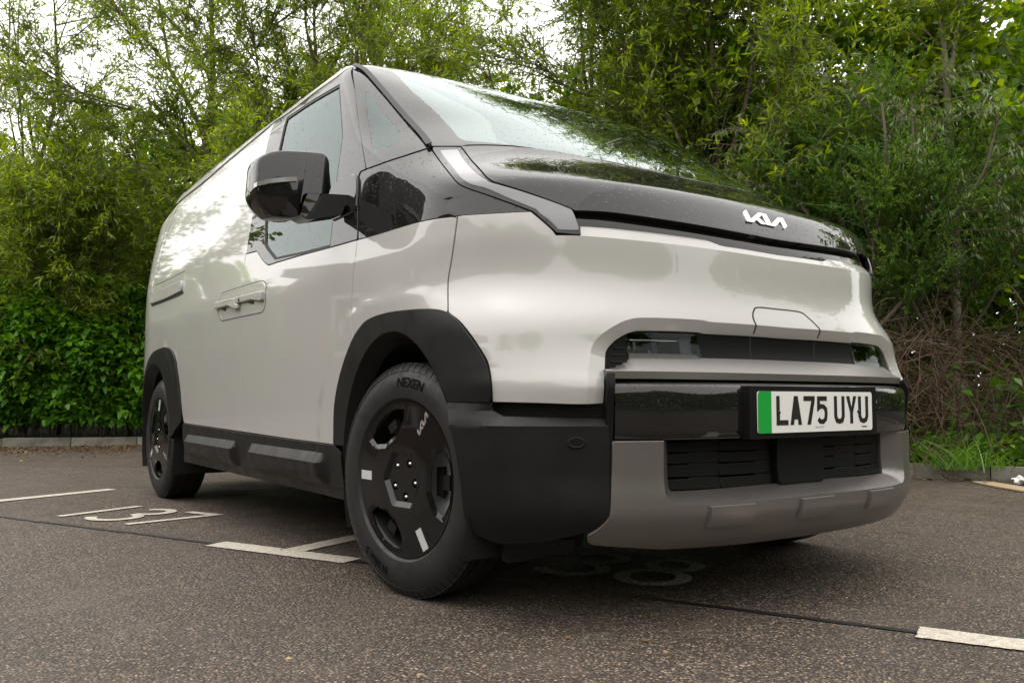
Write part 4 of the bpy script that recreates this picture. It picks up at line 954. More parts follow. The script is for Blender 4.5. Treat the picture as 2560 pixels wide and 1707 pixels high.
# --- door mirror
mir = under(empty('door_mirror', (0,0,0))); mir2 = under(empty('door_mirror', (0,0,0))); MIR = (mir, mir2)
Ym = 1.16                                       # plane of the mirror's front face
hpx = zp('A 795,680 830,645 900,620 1000,616 1180,627 1235,645 1262,680 1268,760 1266,900 1110,905 1080,960 1060,1020 1062,1050 1000,1062 900,1045 850,1010 800,950 780,900 778,850 785,780')
hp = pix_plane(hpx, 1, Ym); prof = crom_closed(hp[:,[0,2]], 3)
cxz = prof.mean(0); bm = bmesh.new(); rows = [(-.008,.93), (-.003,.975), (.008,.997), (.05,1.0), (.09,.985), (.112,.95), (.116,.90)]; rings = []
for dy, s in rows: rings.append([bm.verts.new((cxz[0]+(p[0]-cxz[0])*s, Ym+dy+.30*abs(0), cxz[1]+(p[1]-cxz[1])*s)) for p in prof])
n = len(prof)
for a, b in zip(rings, rings[1:]):
    for i in range(n): bm.faces.new((a[i], a[(i+1) % n], b[(i+1) % n], b[i]))
f1 = bm.faces.new(rings[0][::-1]); f2 = bm.faces.new(rings[-1]); bmesh.ops.triangulate(bm, faces=[f1, f2])
both(bm_obj('housing', bm, M['gloss_black'], None, 50), MIR)
tp = pix_plane(zp('A 782,828 850,810 960,797 1040,795 1048,822 960,826 860,838 782,856'), 1, Ym-.006); bm = bmesh.new()
prism(bm, [(p[0], p[2]) for p in tp], lambda u, v, w: (u, Ym-.017+w, v), .03); bevel_all(bm, .002); both(bm_obj('turn_signal', bm, M['signal_lens'], None, 40), MIR)
ap = pix_plane(zp('A 1110,905 1130,900 1385,915 1385,970 1350,990 1330,1045 1110,1076 1062,1050 1085,960'), 1, Ym+.01); bm = bmesh.new()
prism(bm, [(p[0], p[2]) for p in ap], lambda u, v, w: (u, Ym-.006+w, v), .085); bevel_all(bm, .006); both(bm_obj('arm', bm, M['gloss_black'], None, 40), MIR)
gp_ = np.array(prof); bm = bmesh.new(); prism(bm, [(cxz[0]+(p[0]-cxz[0])*.88, cxz[1]+(p[1]-cxz[1])*.80+.012) for p in prof], lambda u, v, w: (u, Ym+.114+w, v), .004); both(bm_obj('mirror_glass', bm, M['chrome'], None, 40), MIR)
foot = build_panel('foot', outline('side', 'C 625,835 760,790 762,1000', 'C 762,1000 640,1060 615,1060 640,960 600,900 625,835'), 'side', M['clean_gloss_black'], None, off=.006, gap=0, spacing=.04, depth=.02, round_r=.006); both(foot, MIR)
# --- door handles: two pulls in one shallow recess
rec = outline('side', 'S 235,700 300,560 360,492 900,312 1500,132', 'S 1500,132 1580,162 1625,240 1638,340', 'S 1638,340 1612,880', 'S 1612,880 1570,1010 1500,1108', 'S 1500,1108 900,1230 300,1360', 'S 300,1360 240,1290 212,1180 205,1000 235,700')
inn = outline('side', 'S 300,680 345,590 900,402 1500,242', 'S 1500,242 1570,280 1592,360', 'S 1592,360 1568,900', 'S 1568,900 1540,980 1470,1030', 'S 1470,1030 900,1150 300,1280', 'S 300,1280 255,1180 260,900 300,680')
def rec_disp(uv, P):
    d = poly_dist(uv, inn); return -.002+np.where(in_poly(uv, inn), -.046*sstep(0, .022, d), 0)
hd_ = vp('door_handle', rec, 'side', 'white_paint', off=.003, gap=.001, spacing=.009, depth=.006, round_r=.0015, disp=rec_disp, creases=[np.vstack([inn, inn[:1]])])
for sp in ('S 770,675 930,622 1250,542 1585,462 1572,752 1265,712 780,838', 'S 150,842 200,802 600,702 765,680 778,838 875,872 855,975 760,998 560,892 150,1000 138,930'):
    o = build_panel('pull', to_param(pix_surface(zp(sp)), 'side'), 'side', M['white_paint'], None, off=.016, gap=.003, spacing=.012, depth=.016, round_r=.0045); both(o, hd_)
sub('handle_groove', rec, 'side', 'dark_plastic', hd_, holes=[shrink(rec, .0022)], off=.0012, gap=-.0005, spacing=.02, depth=.003, round_r=.0002)
for sp in ('S 1085,800 1275,765 1255,850', 'S 300,1000 435,970 410,1055'):
    o = build_panel('handle_latch', to_param(pix_surface(zp(sp)), 'side'), 'side', M['dark_plastic'], None, off=.002, gap=0, spacing=.02, depth=.004); both(o, hd_)
kh = to_param(pix_surface(zp('B 697,290')), 'side')[0]
o = build_panel('keyhole', np.array(rrect(kh[0], kh[1], .010, .014, .003)), 'side', M['plate_black'], None, off=.0195, gap=0, spacing=.05, depth=.002, round_r=.0004); both(o, hd_)
hl_in = under(build_panel('headliner', L2([(-.74,1.75), (.74,1.75), (.74,4.2), (-.74,4.2)]), 'top', M['headliner_cloth'], None, off=-.045, gap=0, spacing=.12, depth=.01))
# --- cabin seen through the glass
cab = under(empty('cabin', (0,0,0)))
rbox('cabin_floor', (-.80,.62,.50), (.80,2.3,.54), M['interior_plastic'], cab, .01)
rbox('bulkhead', (-.80,2.26,.54), (.80,2.30,1.78), M['interior_plastic'], cab, .01)
bm = bmesh.new(); prism(bm, [(.60,1.0), (.62,1.22), (.70,1.27), (1.0,1.24), (1.12,1.16), (1.14,.98)], lambda u, v, w: (-.78+w, u, v), 1.56); bevel_all(bm, .02); bm_obj('dashboard', bm, M['interior_plastic'], cab, 40)
for sx in (-.42, .42):
    s = [rbox('seat_cushion', (sx-.25,1.45,.72), (sx+.25,1.95,.86), M['interior_cloth'], cab, .05)]
    bm = bmesh.new(); prism(bm, [(1.88,.84), (2.0,.84), (2.17,1.42), (2.10,1.46), (2.02,1.42)], lambda u, v, w: (sx-.24+w, u, v), .48); bevel_all(bm, .035, 3); bm_obj('seat_back', bm, M['interior_cloth'], cab, 40)
    bm = bmesh.new(); prism(bm, [(2.07,1.46), (2.16,1.46), (2.20,1.66), (2.12,1.66)], lambda u, v, w: (sx-.13+w, u, v), .26); bevel_all(bm, .03, 3); bm_obj('headrest', bm, M['interior_cloth'], cab, 40)
bm = bmesh.new(); t = Matrix.Translation((-.42, 1.27, 1.16)) @ Matrix.Rotation(math.radians(62), 4, 'X')
tube(bm, [t @ Vector((.185*math.cos(a), .185*math.sin(a), 0)) for a in np.linspace(0, 2*math.pi, 33)], .015, 8, False); tube(bm, [t @ Vector((-.18,0,0)), t @ Vector((.18,0,0))], .018, 8); tube(bm, [t @ Vector((0,0,0)), t @ Vector((0,0,-.2))], .03, 8); bm_obj('steering_wheel', bm, M['interior_plastic'], cab, 50)
# ---------------------------------------------------------------- ground, bay markings, kerb
bm = bmesh.new(); bmesh.ops.create_grid(bm, x_segments=2, y_segments=2, size=150)
tag(bm_obj('car_park_ground', bm, M['asphalt']), kind='structure')
E1 = np.array([.4200, -.9075]); E1 /= np.linalg.norm(E1); E2 = np.array([-E1[1], E1[0]])     # along the bay fronts / into the bays
ORG = np.array([-1.062, 1.990])                 # far end of the nearest T mark
def bay(a, b): return ORG+E1*a+E2*b
def ground_poly(name, polys, mat, z, label=None, cat=None, group=None, kind=None, jag=.0):
    bm = bmesh.new()
    for poly in polys:
        p = resample(np.array(poly, float), .014) if jag else np.array(poly, float)
        if jag: p = p+rng.normal(0, jag, p.shape)
        uv, T = fill_poly(p); q = [bm.verts.new((*bay(a, b), z)) for a, b in uv]; [bm.faces.new([q[i] for i in t]) for t in T]
    o = bm_obj(name, bm, M[mat], None, 30, weld=False)
    for q in o.data.polygons:
        if q.normal.z < 0: o.data.flip_normals(); break
    return tag(o, label, cat, group, kind)
BW = 2.52                                       # bay width
for i, nm in ((0, 'nearest T-shaped bay mark beside the front wheel'), (1, 'white bay mark at the right edge of the picture')):
    a = i*BW-.02
    ground_poly('bay_mark', [[(a,-.055), (a+.70,-.05), (a+.70,.05), (a,.055)], [(a+.325,.05), (a+.42,.05), (a+.42,1.0), (a+.325,1.0)]], 'road_paint', .004, 'worn white painted '+nm, 'road marking', 'bay marks', jag=.0017)
a = -BW-.02
ground_poly('bay_mark', [[(a,-.055), (a+.70,-.05), (a+.70,.05), (a,.055)], [(a+.325,.05), (a+.42,.05), (a+.42,1.05), (a+.325,1.05)]], 'road_paint', .004, 'farthest white bay line at the left edge of the picture', 'road marking', 'bay marks', jag=.0017)
# tar joint along the bay fronts, broken where the marks cover it
def joint(a0, a1):
    n = int((a1-a0)/.03)+2; aa = np.linspace(a0, a1, n); w = .010+.006*rng.random(n); off = np.cumsum(rng.normal(0, .0012, n)); off -= np.linspace(off[0], off[-1], n)
    return [(x, o-q) for x, o, q in zip(aa, off, w)]+[(x, o+q) for x, o, q in zip(aa[::-1], off[::-1], w[::-1])]
jo = ground_poly('tar_joint', [joint(-9, -BW-.02), joint(-BW+.68, -.02), joint(.68, BW-.02), joint(BW+.68, 9)], 'tar', .003, kind='structure')
def num_strokes(ch, x):                        # figure of height .46, width .17; x across (along the bay front), y into the bay
    if ch == '1': return [stroke([(x, 0), (x, .45)], .052)]
    if ch == '7': return [stroke([(x-.13, .425), (x+.07, .425), (x-.03, 0)], .05)]
    if ch == '3': return [stroke(arc(x-.02, .335, .095, .09, 150, -80, 10)+arc(x-.02, .125, .11, .105, 80, -150, 12), .052)]
    if ch == '8':
        return [stroke(arc(x, .34, .08, .085, -90, 265, 20), .05), stroke(arc(x, .125, .10, .11, 90, 445, 20), .05)]
def mark_num(txt, a0, b0, mat, label):
    polys = []
    for i, ch in enumerate(txt): polys += [[(a0+q[0], b0+q[1]) for q in s] for s in num_strokes(ch, i*.27)]
    ground_poly('bay_number', polys, mat, .0045, label, 'road marking', 'bay numbers')
n1 = (np.array([-1.47, 3.222])-ORG); mark_num('137', n1@E1, n1@E2, 'road_paint', 'white painted bay number 137 on the asphalt left of the front wheel')
n8 = (np.array([-.199, .496])-ORG); mark_num('138', n8@E1-.56, n8@E2, 'worn_paint', 'faded painted bay number 138 in the shade under the bumper')
# kerb: separate stones along a polyline, verge behind it
KL = [np.array(p) for p in ((6.9,-4.4), (4.16,1.55), (.75,8.9), (.15,9.45), (-1.2,9.85), (-3.4,10.6), (-7.0,12.2))]
kerb = tag(empty('kerb', (2.4, 5.2, 0)), kind='structure')
def kerb_stone_mesh(L):
    bm = bmesh.new(); add_box(bm, (0,0,-.05), (L-.006,.125,.105)); bevel_all(bm, .012, 2)
    for v in bm.verts: v.co += Vector(rng.normal(0, .002, 3))
    me = bpy.data.meshes.new('kerb_stone'); bmesh.ops.recalc_face_normals(bm, faces=bm.faces); bm.to_mesh(me); bm.free(); me.materials.append(M['kerb_concrete']); return me
ks = [kerb_stone_mesh(.62) for _ in range(4)]
for a, b in zip(KL, KL[1:]):
    L = np.linalg.norm(b-a); n = max(1, int(round(L/.62))); t = (b-a)/L; ang = math.atan2(t[1], t[0])
    for i in range(n):
        o = bpy.data.objects.new('kerb_stone', ks[(i*7) % 4]); col.objects.link(o); o.parent = kerb; o.matrix_parent_inverse = Matrix.Translation((-2.4,-5.2,0))
        p = a+t*L*i/n; nrm = np.array([t[1], -t[0]]); o.location = (p[0]+rng.normal(0,.004), p[1]+rng.normal(0,.004), rng.normal(0,.004)); o.rotation_euler = (rng.normal(0,.01), rng.normal(0,.006), ang+rng.normal(0,.008)); o.scale = (L/n/.62, -1 if False else 1, 1)
        if np.array([-t[1], t[0]])@np.array([.9,.42]) < 0: o.location = (p[0]+t[0]*L/n, p[1]+t[1]*L/n, 0); o.rotation_euler[2] += math.pi
# verge
back = [np.array([40.,-8.]), np.array([40.,45.]), np.array([-30.,45.]), np.array([-30.,20.])]
bm = bmesh.new(); f = bm.faces.new([bm.verts.new((*p, .075)) for p in [k+np.array([.06,.05]) for k in KL[::-1]]+[np.array(q) for q in back]]); bmesh.ops.triangulate(bm, faces=[f])
tag(bm_obj('verge_ground', bm, M['soil'], None), kind='structure')
# leaf litter along the kerb
def flat_leaves(name, pos, size, mat, zlo, zhi, tone, aspect=.55, **tg):
    n = len(pos); a = rng.uniform(0, 2*math.pi, n); L = size; d = np.stack([np.cos(a), np.sin(a), rng.normal(0, .18, n)], 1); s = np.stack([-np.sin(a), np.cos(a), rng.normal(0, .25, n)], 1)
    c = np.stack([pos[:,0], pos[:,1], rng.uniform(zlo, zhi, n)], 1)
    V = np.stack([c-d*L[:,None]/2, c+s*(L*aspect/2)[:,None]+[0,0,.002], c+d*L[:,None]/2, c-s*(L*aspect/2)[:,None]+[0,0,.002]], 1); V[...,2] = np.maximum(V[...,2], zlo-.001)
    o = fast_mesh(name, V.reshape(-1,3), np.arange(4*n).reshape(-1,4), M[mat]); at = o.data.attributes.new('tone', 'FLOAT', 'POINT'); at.data.foreach_set('value', np.repeat(tone, 4).astype(np.float32)); return tag(o, **tg)
pp = []
for (a, b), dens, wid in (((KL[1], KL[0]), 70, .16), ((KL[1], KL[2]), 120, .22), ((KL[2], KL[3]), 900, .55), ((KL[3], KL[4]), 1500, .75), ((KL[4], KL[5]), 1500, .75)):
    L = np.linalg.norm(b-a); n = int(dens*L); t = rng.random(n); off = np.abs(rng.normal(0, wid, n)); nr = np.array([-(b-a)[1], (b-a)[0]])/L
    if nr@np.array([-.9,-.42]) < 0: nr = -nr
    pp.append(a+(b-a)*t[:,None]+nr*off[:,None])
pp = np.vstack(pp); n = len(pp)
flat_leaves('leaf_litter', pp, rng.uniform(.012,.045,n), 'litter_leaf', .004, .016, rng.beta(2,2.4,n), label='brown fallen leaf litter lying along the foot of the kerb', cat='leaf litter', kind='stuff')
n = 260; sc = np.stack([rng.uniform(-3, 4.5, n), rng.uniform(-1.2, 8, n)], 1)
flat_leaves('scattered_debris', sc, rng.uniform(.008,.026,n), 'litter_leaf', .004, .010, rng.beta(3,1.2,n), label='bits of dry leaf scattered over the asphalt', cat='debris', kind='stuff')
# litter by the right-hand kerb
cpos = pix_plane(zp('d 2312,1120'), 2, 0)[0]
bm = bmesh.new(); prism(bm, [(-.30,-.06), (.05,-.085), (.28,-.07), (.31,.05), (.02,.08), (-.27,.07)], lambda u, v, w: (u, v, .004+w), .008)
o = bm_obj('cardboard_scrap', bm, M['cardboard'], None, 30); o.location = (cpos[0], cpos[1], .001); o.rotation_euler[2] = .98; tag(o, 'flattened tan cardboard scrap on the asphalt by the right kerb', 'litter')
ppos = pix_plane(zp('d 2335,1114'), 2, 0)[0]
bm = bmesh.new(); bmesh.ops.create_icosphere(bm, subdivisions=3, radius=.045)
for v in bm.verts: v.co = Vector((v.co.x*1.3, v.co.y*.8, v.co.z*.55))*(1+.55*(math.sin(v.co.x*90+v.co.z*60)*math.cos(v.co.y*85)))
o = bm_obj('paper_tissue', bm, M['paper'], None, 20); o.location = (ppos[0]+.06, ppos[1], .030); tag(o, 'crumpled white tissue lying beside the cardboard scrap', 'litter')
# ---------------------------------------------------------------- plants
def at_depth(px, d): return CAM+pixel_dir(px)*np.asarray(d, float).reshape(-1, 1)
def unit(v): return v/np.maximum(np.linalg.norm(v, axis=-1, keepdims=True), 1e-9)
def rand_dirs(n): return unit(rng.normal(0, 1, (n, 3)))
def polyline_sample(limbs, n, t0=.25):         # random points on limbs, weighted by length -> (pos, tangent, frac)
    seg = []; 
    for P, r in limbs:
        P = np.asarray(P); 
        for i in range(len(P)-1): seg.append((P[i], P[i+1], (i+.5)/(len(P)-1)))
    w = np.array([np.linalg.norm(b-a)*(.15+f if f > t0 else 0) for a, b, f in seg]); k = rng.choice(len(seg), n, p=w/w.sum()); t = rng.random(n)
    A = np.array([seg[i][0] for i in k]); B = np.array([seg[i][1] for i in k]); return A+(B-A)*t[:,None], unit(B-A)
def branch_pts(S, D, L, bend, m=4):            # quadratic curves
    t = np.linspace(0, 1, m)[None,:,None]; return S[:,None,:]+D[:,None,:]*(L[:,None,None]*t)+bend[:,None,:]*t*t
def tubes(C, r0, r1, k=3):                     # C (n, m, 3) -> vertices, quads
    n, m, _ = C.shape; T = unit(np.gradient(C, axis=1)); a = unit(np.cross(T, np.array([.3,.2,.93]))); b = np.cross(T, a)
    r = (np.asarray(r0).reshape(-1,1)*(1-np.linspace(0,1,m))+np.asarray(r1).reshape(-1,1)*np.linspace(0,1,m))[:,:,None]
    V = np.stack([C+(a*math.cos(2*math.pi*q/k)+b*math.sin(2*math.pi*q/k))*r for q in range(k)], 2); idx = np.arange(n*m*k).reshape(n, m, k)
    F = np.stack([np.stack([idx[:,:-1,q], idx[:,:-1,(q+1)%k], idx[:,1:,(q+1)%k], idx[:,1:,q]], -1) for q in range(k)], 2)
    return V.reshape(-1,3), F.reshape(-1,4)
def leaves(S, A, L, W, fold=.12, updir=.5, mid=.42):
    n = len(S); A = unit(A); B = unit(np.cross(A, unit(rand_dirs(n)+np.array([0,0,updir])*2))); Nn = np.cross(B, A)
    L = L[:,None]; W = W[:,None]; curl = Nn*L*rng.normal(0, .10, (n,1))
    return np.stack([S, S+A*L*mid+B*W/2+Nn*W*fold, S+A*L+curl, S+A*L*mid-B*W/2+Nn*W*fold], 1)
def joined(name, parts, mat, parent, tone=None):
    V, F, o = [], [], 0
    for v, f in parts: V.append(v); F.append(f+o); o += len(v)
    ob = fast_mesh(name, np.vstack(V), np.vstack(F), M[mat], parent)
    if tone is not None:
        at = ob.data.attributes.new('tone', 'FLOAT', 'POINT'); at.data.foreach_set('value', np.clip(tone, 0, 1).astype(np.float32))
    return ob
def leaf_object(name, S, A, L, W, tone, mat, parent, **kw):
    Q = leaves(S, A, L, W, **kw); n = len(S); return joined(name, [(Q.reshape(-1,3), np.arange(4*n).reshape(-1,4))], mat, parent, np.repeat(tone, 4))
def limb_mesh(name, limbs, mat, parent, k=7):
    parts = []
    for P, r in limbs:
        C = crom(np.asarray(P), 4)[None]; m = C.shape[1]; rr = np.interp(np.linspace(0,1,m), np.linspace(0,1,len(r)), r)
        n, mm, _ = C.shape; T = unit(np.gradient(C, axis=1)); a = unit(np.cross(T, np.array([.3,.9,.1]))); b = np.cross(T, a); R = rr[None,:,None]*(1+.08*rng.normal(0,1,(1,mm,1)))
        V = np.stack([C+(a*math.cos(2*math.pi*q/k)+b*math.sin(2*math.pi*q/k))*R for q in range(k)], 2); idx = np.arange(mm*k).reshape(1,mm,k)
        F = np.stack([np.stack([idx[:,:-1,q], idx[:,:-1,(q+1)%k], idx[:,1:,(q+1)%k], idx[:,1:,q]], -1) for q in range(k)], 2); parts.append((V.reshape(-1,3), F.reshape(-1,4)))
    o = joined(name, parts, mat, parent); o.data.polygons.foreach_set('use_smooth', [True]*len(o.data.polygons)); return o
def grow(name, base, limbs, label, cat, group, leafmat, barkmat='bark', n2=120, len2=(.7,1.6), per=12, len3=(.25,.6), nl=18, leaf=(.070,.125,.014,.021), t0=.25, up=.35, out=1.0, droop=-.06, ldroop=-.25, spread=.85, tone0=.45, tone_s=.16, twigmat=None, lkw={}, kind=None):
    root = tag(empty(name, tuple(base)), label, cat, group, kind); inv = Matrix.Translation(tuple(-np.array(base)))
    tk = limb_mesh('trunk', limbs, barkmat, root); tk.matrix_parent_inverse = inv
    S, T = polyline_sample(limbs, n2, t0); ax = np.array([base[0], base[1]]); rad = np.zeros((n2,3)); rad[:,:2] = S[:,:2]-ax; rad = unit(rad+rng.normal(0,.35,(n2,3))*[1,1,.2])
    D = unit(rad*out+T*.7+rand_dirs(n2)*spread+np.array([0,0,up])); L2_ = rng.uniform(*len2, n2); b2 = np.stack([rng.normal(0,.15,n2), rng.normal(0,.15,n2), droop*L2_*rng.uniform(.3,2.2,n2)], 1)
    C2 = branch_pts(S, D, L2_, b2, 5); ct = rng.normal(0, .11, n2)
    n3 = n2*per; k = np.repeat(np.arange(n2), per); t = rng.uniform(.18, 1, n3); S3 = S[k]+D[k]*(L2_[k]*t)[:,None]+b2[k]*(t*t)[:,None]; T3 = unit(D[k]*L2_[k][:,None]+2*b2[k]*t[:,None])
    D3 = unit(T3+rand_dirs(n3)*.8+np.array([0,0,.1])); L3 = rng.uniform(*len3, n3); b3 = np.stack([rng.normal(0,.05,n3), rng.normal(0,.05,n3), droop*1.5*L3*rng.uniform(0,2,n3)], 1)
    C3 = branch_pts(S3, D3, L3, b3, 3)
    v2 = tubes(C2, .008*L2_, .003, 4); v3 = tubes(C3, .0035, .0015, 3); br = joined('branches', [v2, v3], twigmat or barkmat, root, np.full(len(v2[0])+len(v3[0]), .5)); br.matrix_parent_inverse = inv; br['kind'] = 'stuff'
    n4 = n3*nl; k4 = np.repeat(np.arange(n3), nl); t4 = rng.uniform(.05, 1.02, n4); S4 = S3[k4]+D3[k4]*(L3[k4]*t4)[:,None]+b3[k4]*(t4*t4)[:,None]; T4 = unit(D3[k4]*L3[k4][:,None]+2*b3[k4]*t4[:,None])
    A4 = unit(T4*.75+rand_dirs(n4)*.75+np.array([0,0,ldroop])); Lf = rng.uniform(leaf[0], leaf[1], n4); Wf = rng.uniform(leaf[2], leaf[3], n4)
    tn = tone0+ct[k[k4]]+rng.normal(0, tone_s, n4)+.10*(t4-.5)
    lf = leaf_object('foliage', S4, A4, Lf, Wf, tn, leafmat, root, **lkw); lf.matrix_parent_inverse = inv; lf['kind'] = 'stuff'
    return root
def random_limbs(base, h, n, lean=.35, r=.05, z0=.3):
    out = []; base = np.asarray(base, float); top = base+[rng.normal(0,.25), rng.normal(0,.25), h]
    tr = [base+(top-base)*t+np.array([rng.normal(0,.06), rng.normal(0,.06), 0])*(t > 0) for t in np.linspace(0,1,6)]; out.append((tr, np.linspace(r, .012, 6)))
    for i in range(n):
        t = rng.uniform(z0*.4, .75); s = base+(top-base)*t; a = 2*math.pi*(i+rng.random()*.7)/n; Lh = h*(1-t)*rng.uniform(.5,.85); d = np.array([math.cos(a)*lean, math.sin(a)*lean, 1.0])
        P = [s+d*Lh*q*np.array([1.25-.25*q,1.25-.25*q,.85+.15*q])+np.array([rng.normal(0,.05), rng.normal(0,.05), 0])*q for q in np.linspace(0,1,5)]; out.append((P, np.linspace(r*.6, .008, 5)))
    return out
def gxy(px, d): p = at_depth([(px, 992)], [d])[0]; return np.array([p[0], p[1], .08])
W = dict(n2=150, per=12, nl=14)
# the forked willow behind the roof, limbs where the photograph shows them
d1 = 11.6; b1 = gxy(524, d1)
def tr(px, d): return at_depth(np.array(px, float), np.full(len(px), d) if np.isscalar(d) else d)
limbs = [(np.vstack([b1, tr([(526,700),(522,430),(510,338)], d1)]), [.075,.065,.055,.048]),
         (tr([(510,338),(482,280),(425,175),(345,78),(271,0),(170,-120)], [d1,d1,d1-.1,d1-.2,d1-.3,d1-.4]), [.036,.03,.026,.022,.017,.009]),
         (tr([(425,175),(412,90),(397,0),(384,-90),(378,-180)], [d1-.1,d1,d1,d1+.1,d1+.2]), [.022,.019,.016,.012,.006]),
         (tr([(510,338),(520,290),(533,200),(528,0),(532,-110),(538,-220)], d1), [.042,.038,.036,.03,.022,.01]),
         (tr([(533,230),(500,140),(450,80),(405,20),(340,-140)], [d1,d1+.1,d1+.2,d1+.3,d1+.5]), [.022,.018,.016,.014,.007]),
         (tr([(520,300),(560,240),(600,180),(680,60),(740,-100)], [d1,d1-.1,d1-.2,d1-.3,d1-.4]), [.02,.017,.014,.012,.006]),
         (tr([(510,400),(440,330),(330,270),(200,230),(100,180)], [d1,d1-.2,d1-.4,d1-.5,d1-.5]), [.02,.016,.012,.01,.005])]
grow('willow_tree', b1, limbs, 'forked willow tree with spreading limbs rising behind the rear of the roof', 'tree', 'willow trees behind the kerb', 'willow_leaf', n2=155, per=12, nl=14, len2=(.6,1.5))
# more willows: (bearing px, depth, height, limbs, label)
for px, d, h, nlimb, lab, dens in ((60, 11.9, 6.0, 6, 'slender willow leaning over the hedge at the left edge', 70), (780, 11.0, 6.8, 7, 'tall willow behind the driver side window', 130), (965, 10.6, 6.4, 6, 'tall willow directly behind the roof peak of the van', 105)):
    bb = gxy(px, d); grow('willow_tree', bb, random_limbs(bb, h, nlimb), lab, 'tree', 'willow trees behind the kerb', 'willow_leaf', n2=dens, per=12, nl=14, tone0=.54+rng.normal(0,.03))
d2 = 8.9; b2_ = gxy(1582, d2)
limbs = [(np.vstack([b2_, tr([(1575,600),(1577,313),(1580,200)], d2)]), [.034,.032,.028,.026]), (tr([(1580,200),(1600,120),(1614,0),(1620,-80),(1624,-180)], d2), [.018,.016,.014,.011,.005]),
         (tr([(1580,200),(1630,160),(1700,85),(1770,20),(1840,-50)], [d2,d2-.05,d2-.1,d2-.2,d2-.3]), [.017,.015,.013,.01,.005]), (tr([(1579,215),(1540,150),(1500,60),(1470,-60),(1440,-200)], [d2,d2-.1,d2-.2,d2-.2,d2-.2]), [.014,.012,.011,.009,.005]),
         (tr([(1577,300),(1500,250),(1420,220),(1340,150)], [d2,d2-.1,d2-.2,d2-.3]), [.011,.009,.007,.004]), (np.vstack([b2_+[.3,.5,0], tr([(1630,500),(1625,200),(1624,60),(1645,-80),(1655,-170)], d2+.6)]), [.05,.046,.04,.036,.028,.012])]
grow('willow_tree', b2_, limbs, 'willow tree with thin dark forked stem behind the windscreen', 'tree', 'willow trees behind the kerb', 'willow_leaf', n2=190, per=12, nl=14, len2=(.5,1.2), leaf=(.06,.11,.012,.018), tone0=.48)
for px, d, h, nlimb, lab, dens in ((1450, 9.6, 5.7, 6, 'bushy willow left of the thin forked stem', 110), (1840, 8.2, 5.2, 6, 'leafy willow above the far end of the hood', 150)):
    bb = gxy(px, d); grow('willow_tree', bb, random_limbs(bb, h, nlimb), lab, 'tree', 'willow trees behind the kerb', 'willow_leaf', n2=dens, per=12, nl=14, len2=(.5,1.2), leaf=(.06,.11,.012,.019), tone0=.44)
for px, d, h, lab, dens, tone in ((150, 11.3, 3.3, 'low bushy willow just above the hedge at far left', 130, .58), (330, 11.2, 3.6, 'dense low willow between the hedge and the van tail', 150, .50), (640, 11.4, 4.8, 'dense willow low against the roof line', 140, .45), (900, 10.4, 5.0, 'bushy willow beside the roof peak', 120, .5), (1290, 10.2, 3.3, 'low bushy willow over the windscreen header', 120, .47), (1720, 8.6, 4.2, 'bushy willow right of the thin forked stem', 140, .45)):
    bb = gxy(px, d); grow('willow_bush', bb, random_limbs(bb, h, 8, .6, .03, .1), lab, 'bush', 'low bushy willows', 'willow_leaf', n2=dens, per=13, nl=14, len2=(.45,1.1), tone0=tone)
# broad-leaved trees filling the bank behind
BL = dict(leaf=(.07,.12,.05,.09), nl=9, per=9, lkw=dict(fold=.08, mid=.5))
for px, d, h, nl_, lab, tone, n2, grp in ((90, 13.2, 4.1, 6, 'yellow-green bushy maple above the left hedge', .62, 130, 1), (330, 13.6, 4.3, 6, 'dark green bushy tree between hedge and forked willow', .36, 130, 1), (640, 13.2, 4.6, 6, 'dense green bush low behind the sliding door', .40, 130, 1), (1250, 12.0, 3.9, 6, 'dense bush showing in the gap behind the windscreen top', .40, 120, 1),
        (1650, 10.6, 4.6, 7, 'dark dense bush at the foot of the forked stem', .34, 140, 1), (1960, 9.2, 4.9, 7, 'bright maple with broad leaves above the hood emblem', .50, 170, 1), (2200, 9.0, 4.2, 7, 'tall maple right of the hood with bright crown', .52, 160, 1), (2470, 9.6, 4.3, 7, 'dark leafy maple in the upper right corner', .38, 170, 1), (2700, 8.2, 5.0, 6, 'leafy maple beyond the right edge of the picture', .45, 90, 1), (-260, 12.6, 5.0, 6, 'leafy maple beyond the left edge of the picture', .45, 90, 1)):
    bb = gxy(px, d); grow('maple_tree', bb, random_limbs(bb, h, nl_, .5, .06), lab, 'tree', 'broad-leaved trees on the bank', 'maple_leaf', n2=n2, len2=(.5,1.2), len3=(.2,.45), tone0=tone, **BL)
# pale trunks upper right
bb = gxy(2390, 7.9); limbs = [(np.vstack([bb, tr([(2385,500),(2368,250),(2360,120),(2352,0),(2345,-200)], 7.9)]), [.05,.045,.034,.03,.026,.012]), (tr([(2368,250),(2385,120),(2400,0),(2420,-160)], 7.9), [.022,.019,.016,.008])]
grow('pale_stem_tree', bb, limbs, 'slim tree with pale bare trunk in the upper right', 'tree', None, 'maple_leaf', 'pale_bark', n2=70, len2=(.4,.9), len3=(.2,.4), tone0=.66, leaf=(.06,.10,.014,.022), nl=11, per=9)
# broom bushes with fine green sprays
for px, d, h, lab, n2, tone in ((2260, 7.0, 2.5, 'fine-leaved broom bush right of the bumper', 150, .40), (2440, 6.9, 2.9, 'large feathery broom bush at the right edge', 190, .48), (2080, 7.4, 2.2, 'dusky broom bush behind the far corner of the hood', 120, .38)):
    bb = gxy(px, d); grow('broom_bush', bb, random_limbs(bb, h, 9, .55, .025, .1), lab, 'bush', 'broom bushes', 'broom_leaf', 'bark', n2=n2, len2=(.35,.8), per=13, len3=(.12,.28), nl=28, leaf=(.018,.038,.007,.012), up=.7, droop=.02, ldroop=.1, tone0=tone, twigmat='green_stem', t0=.42)
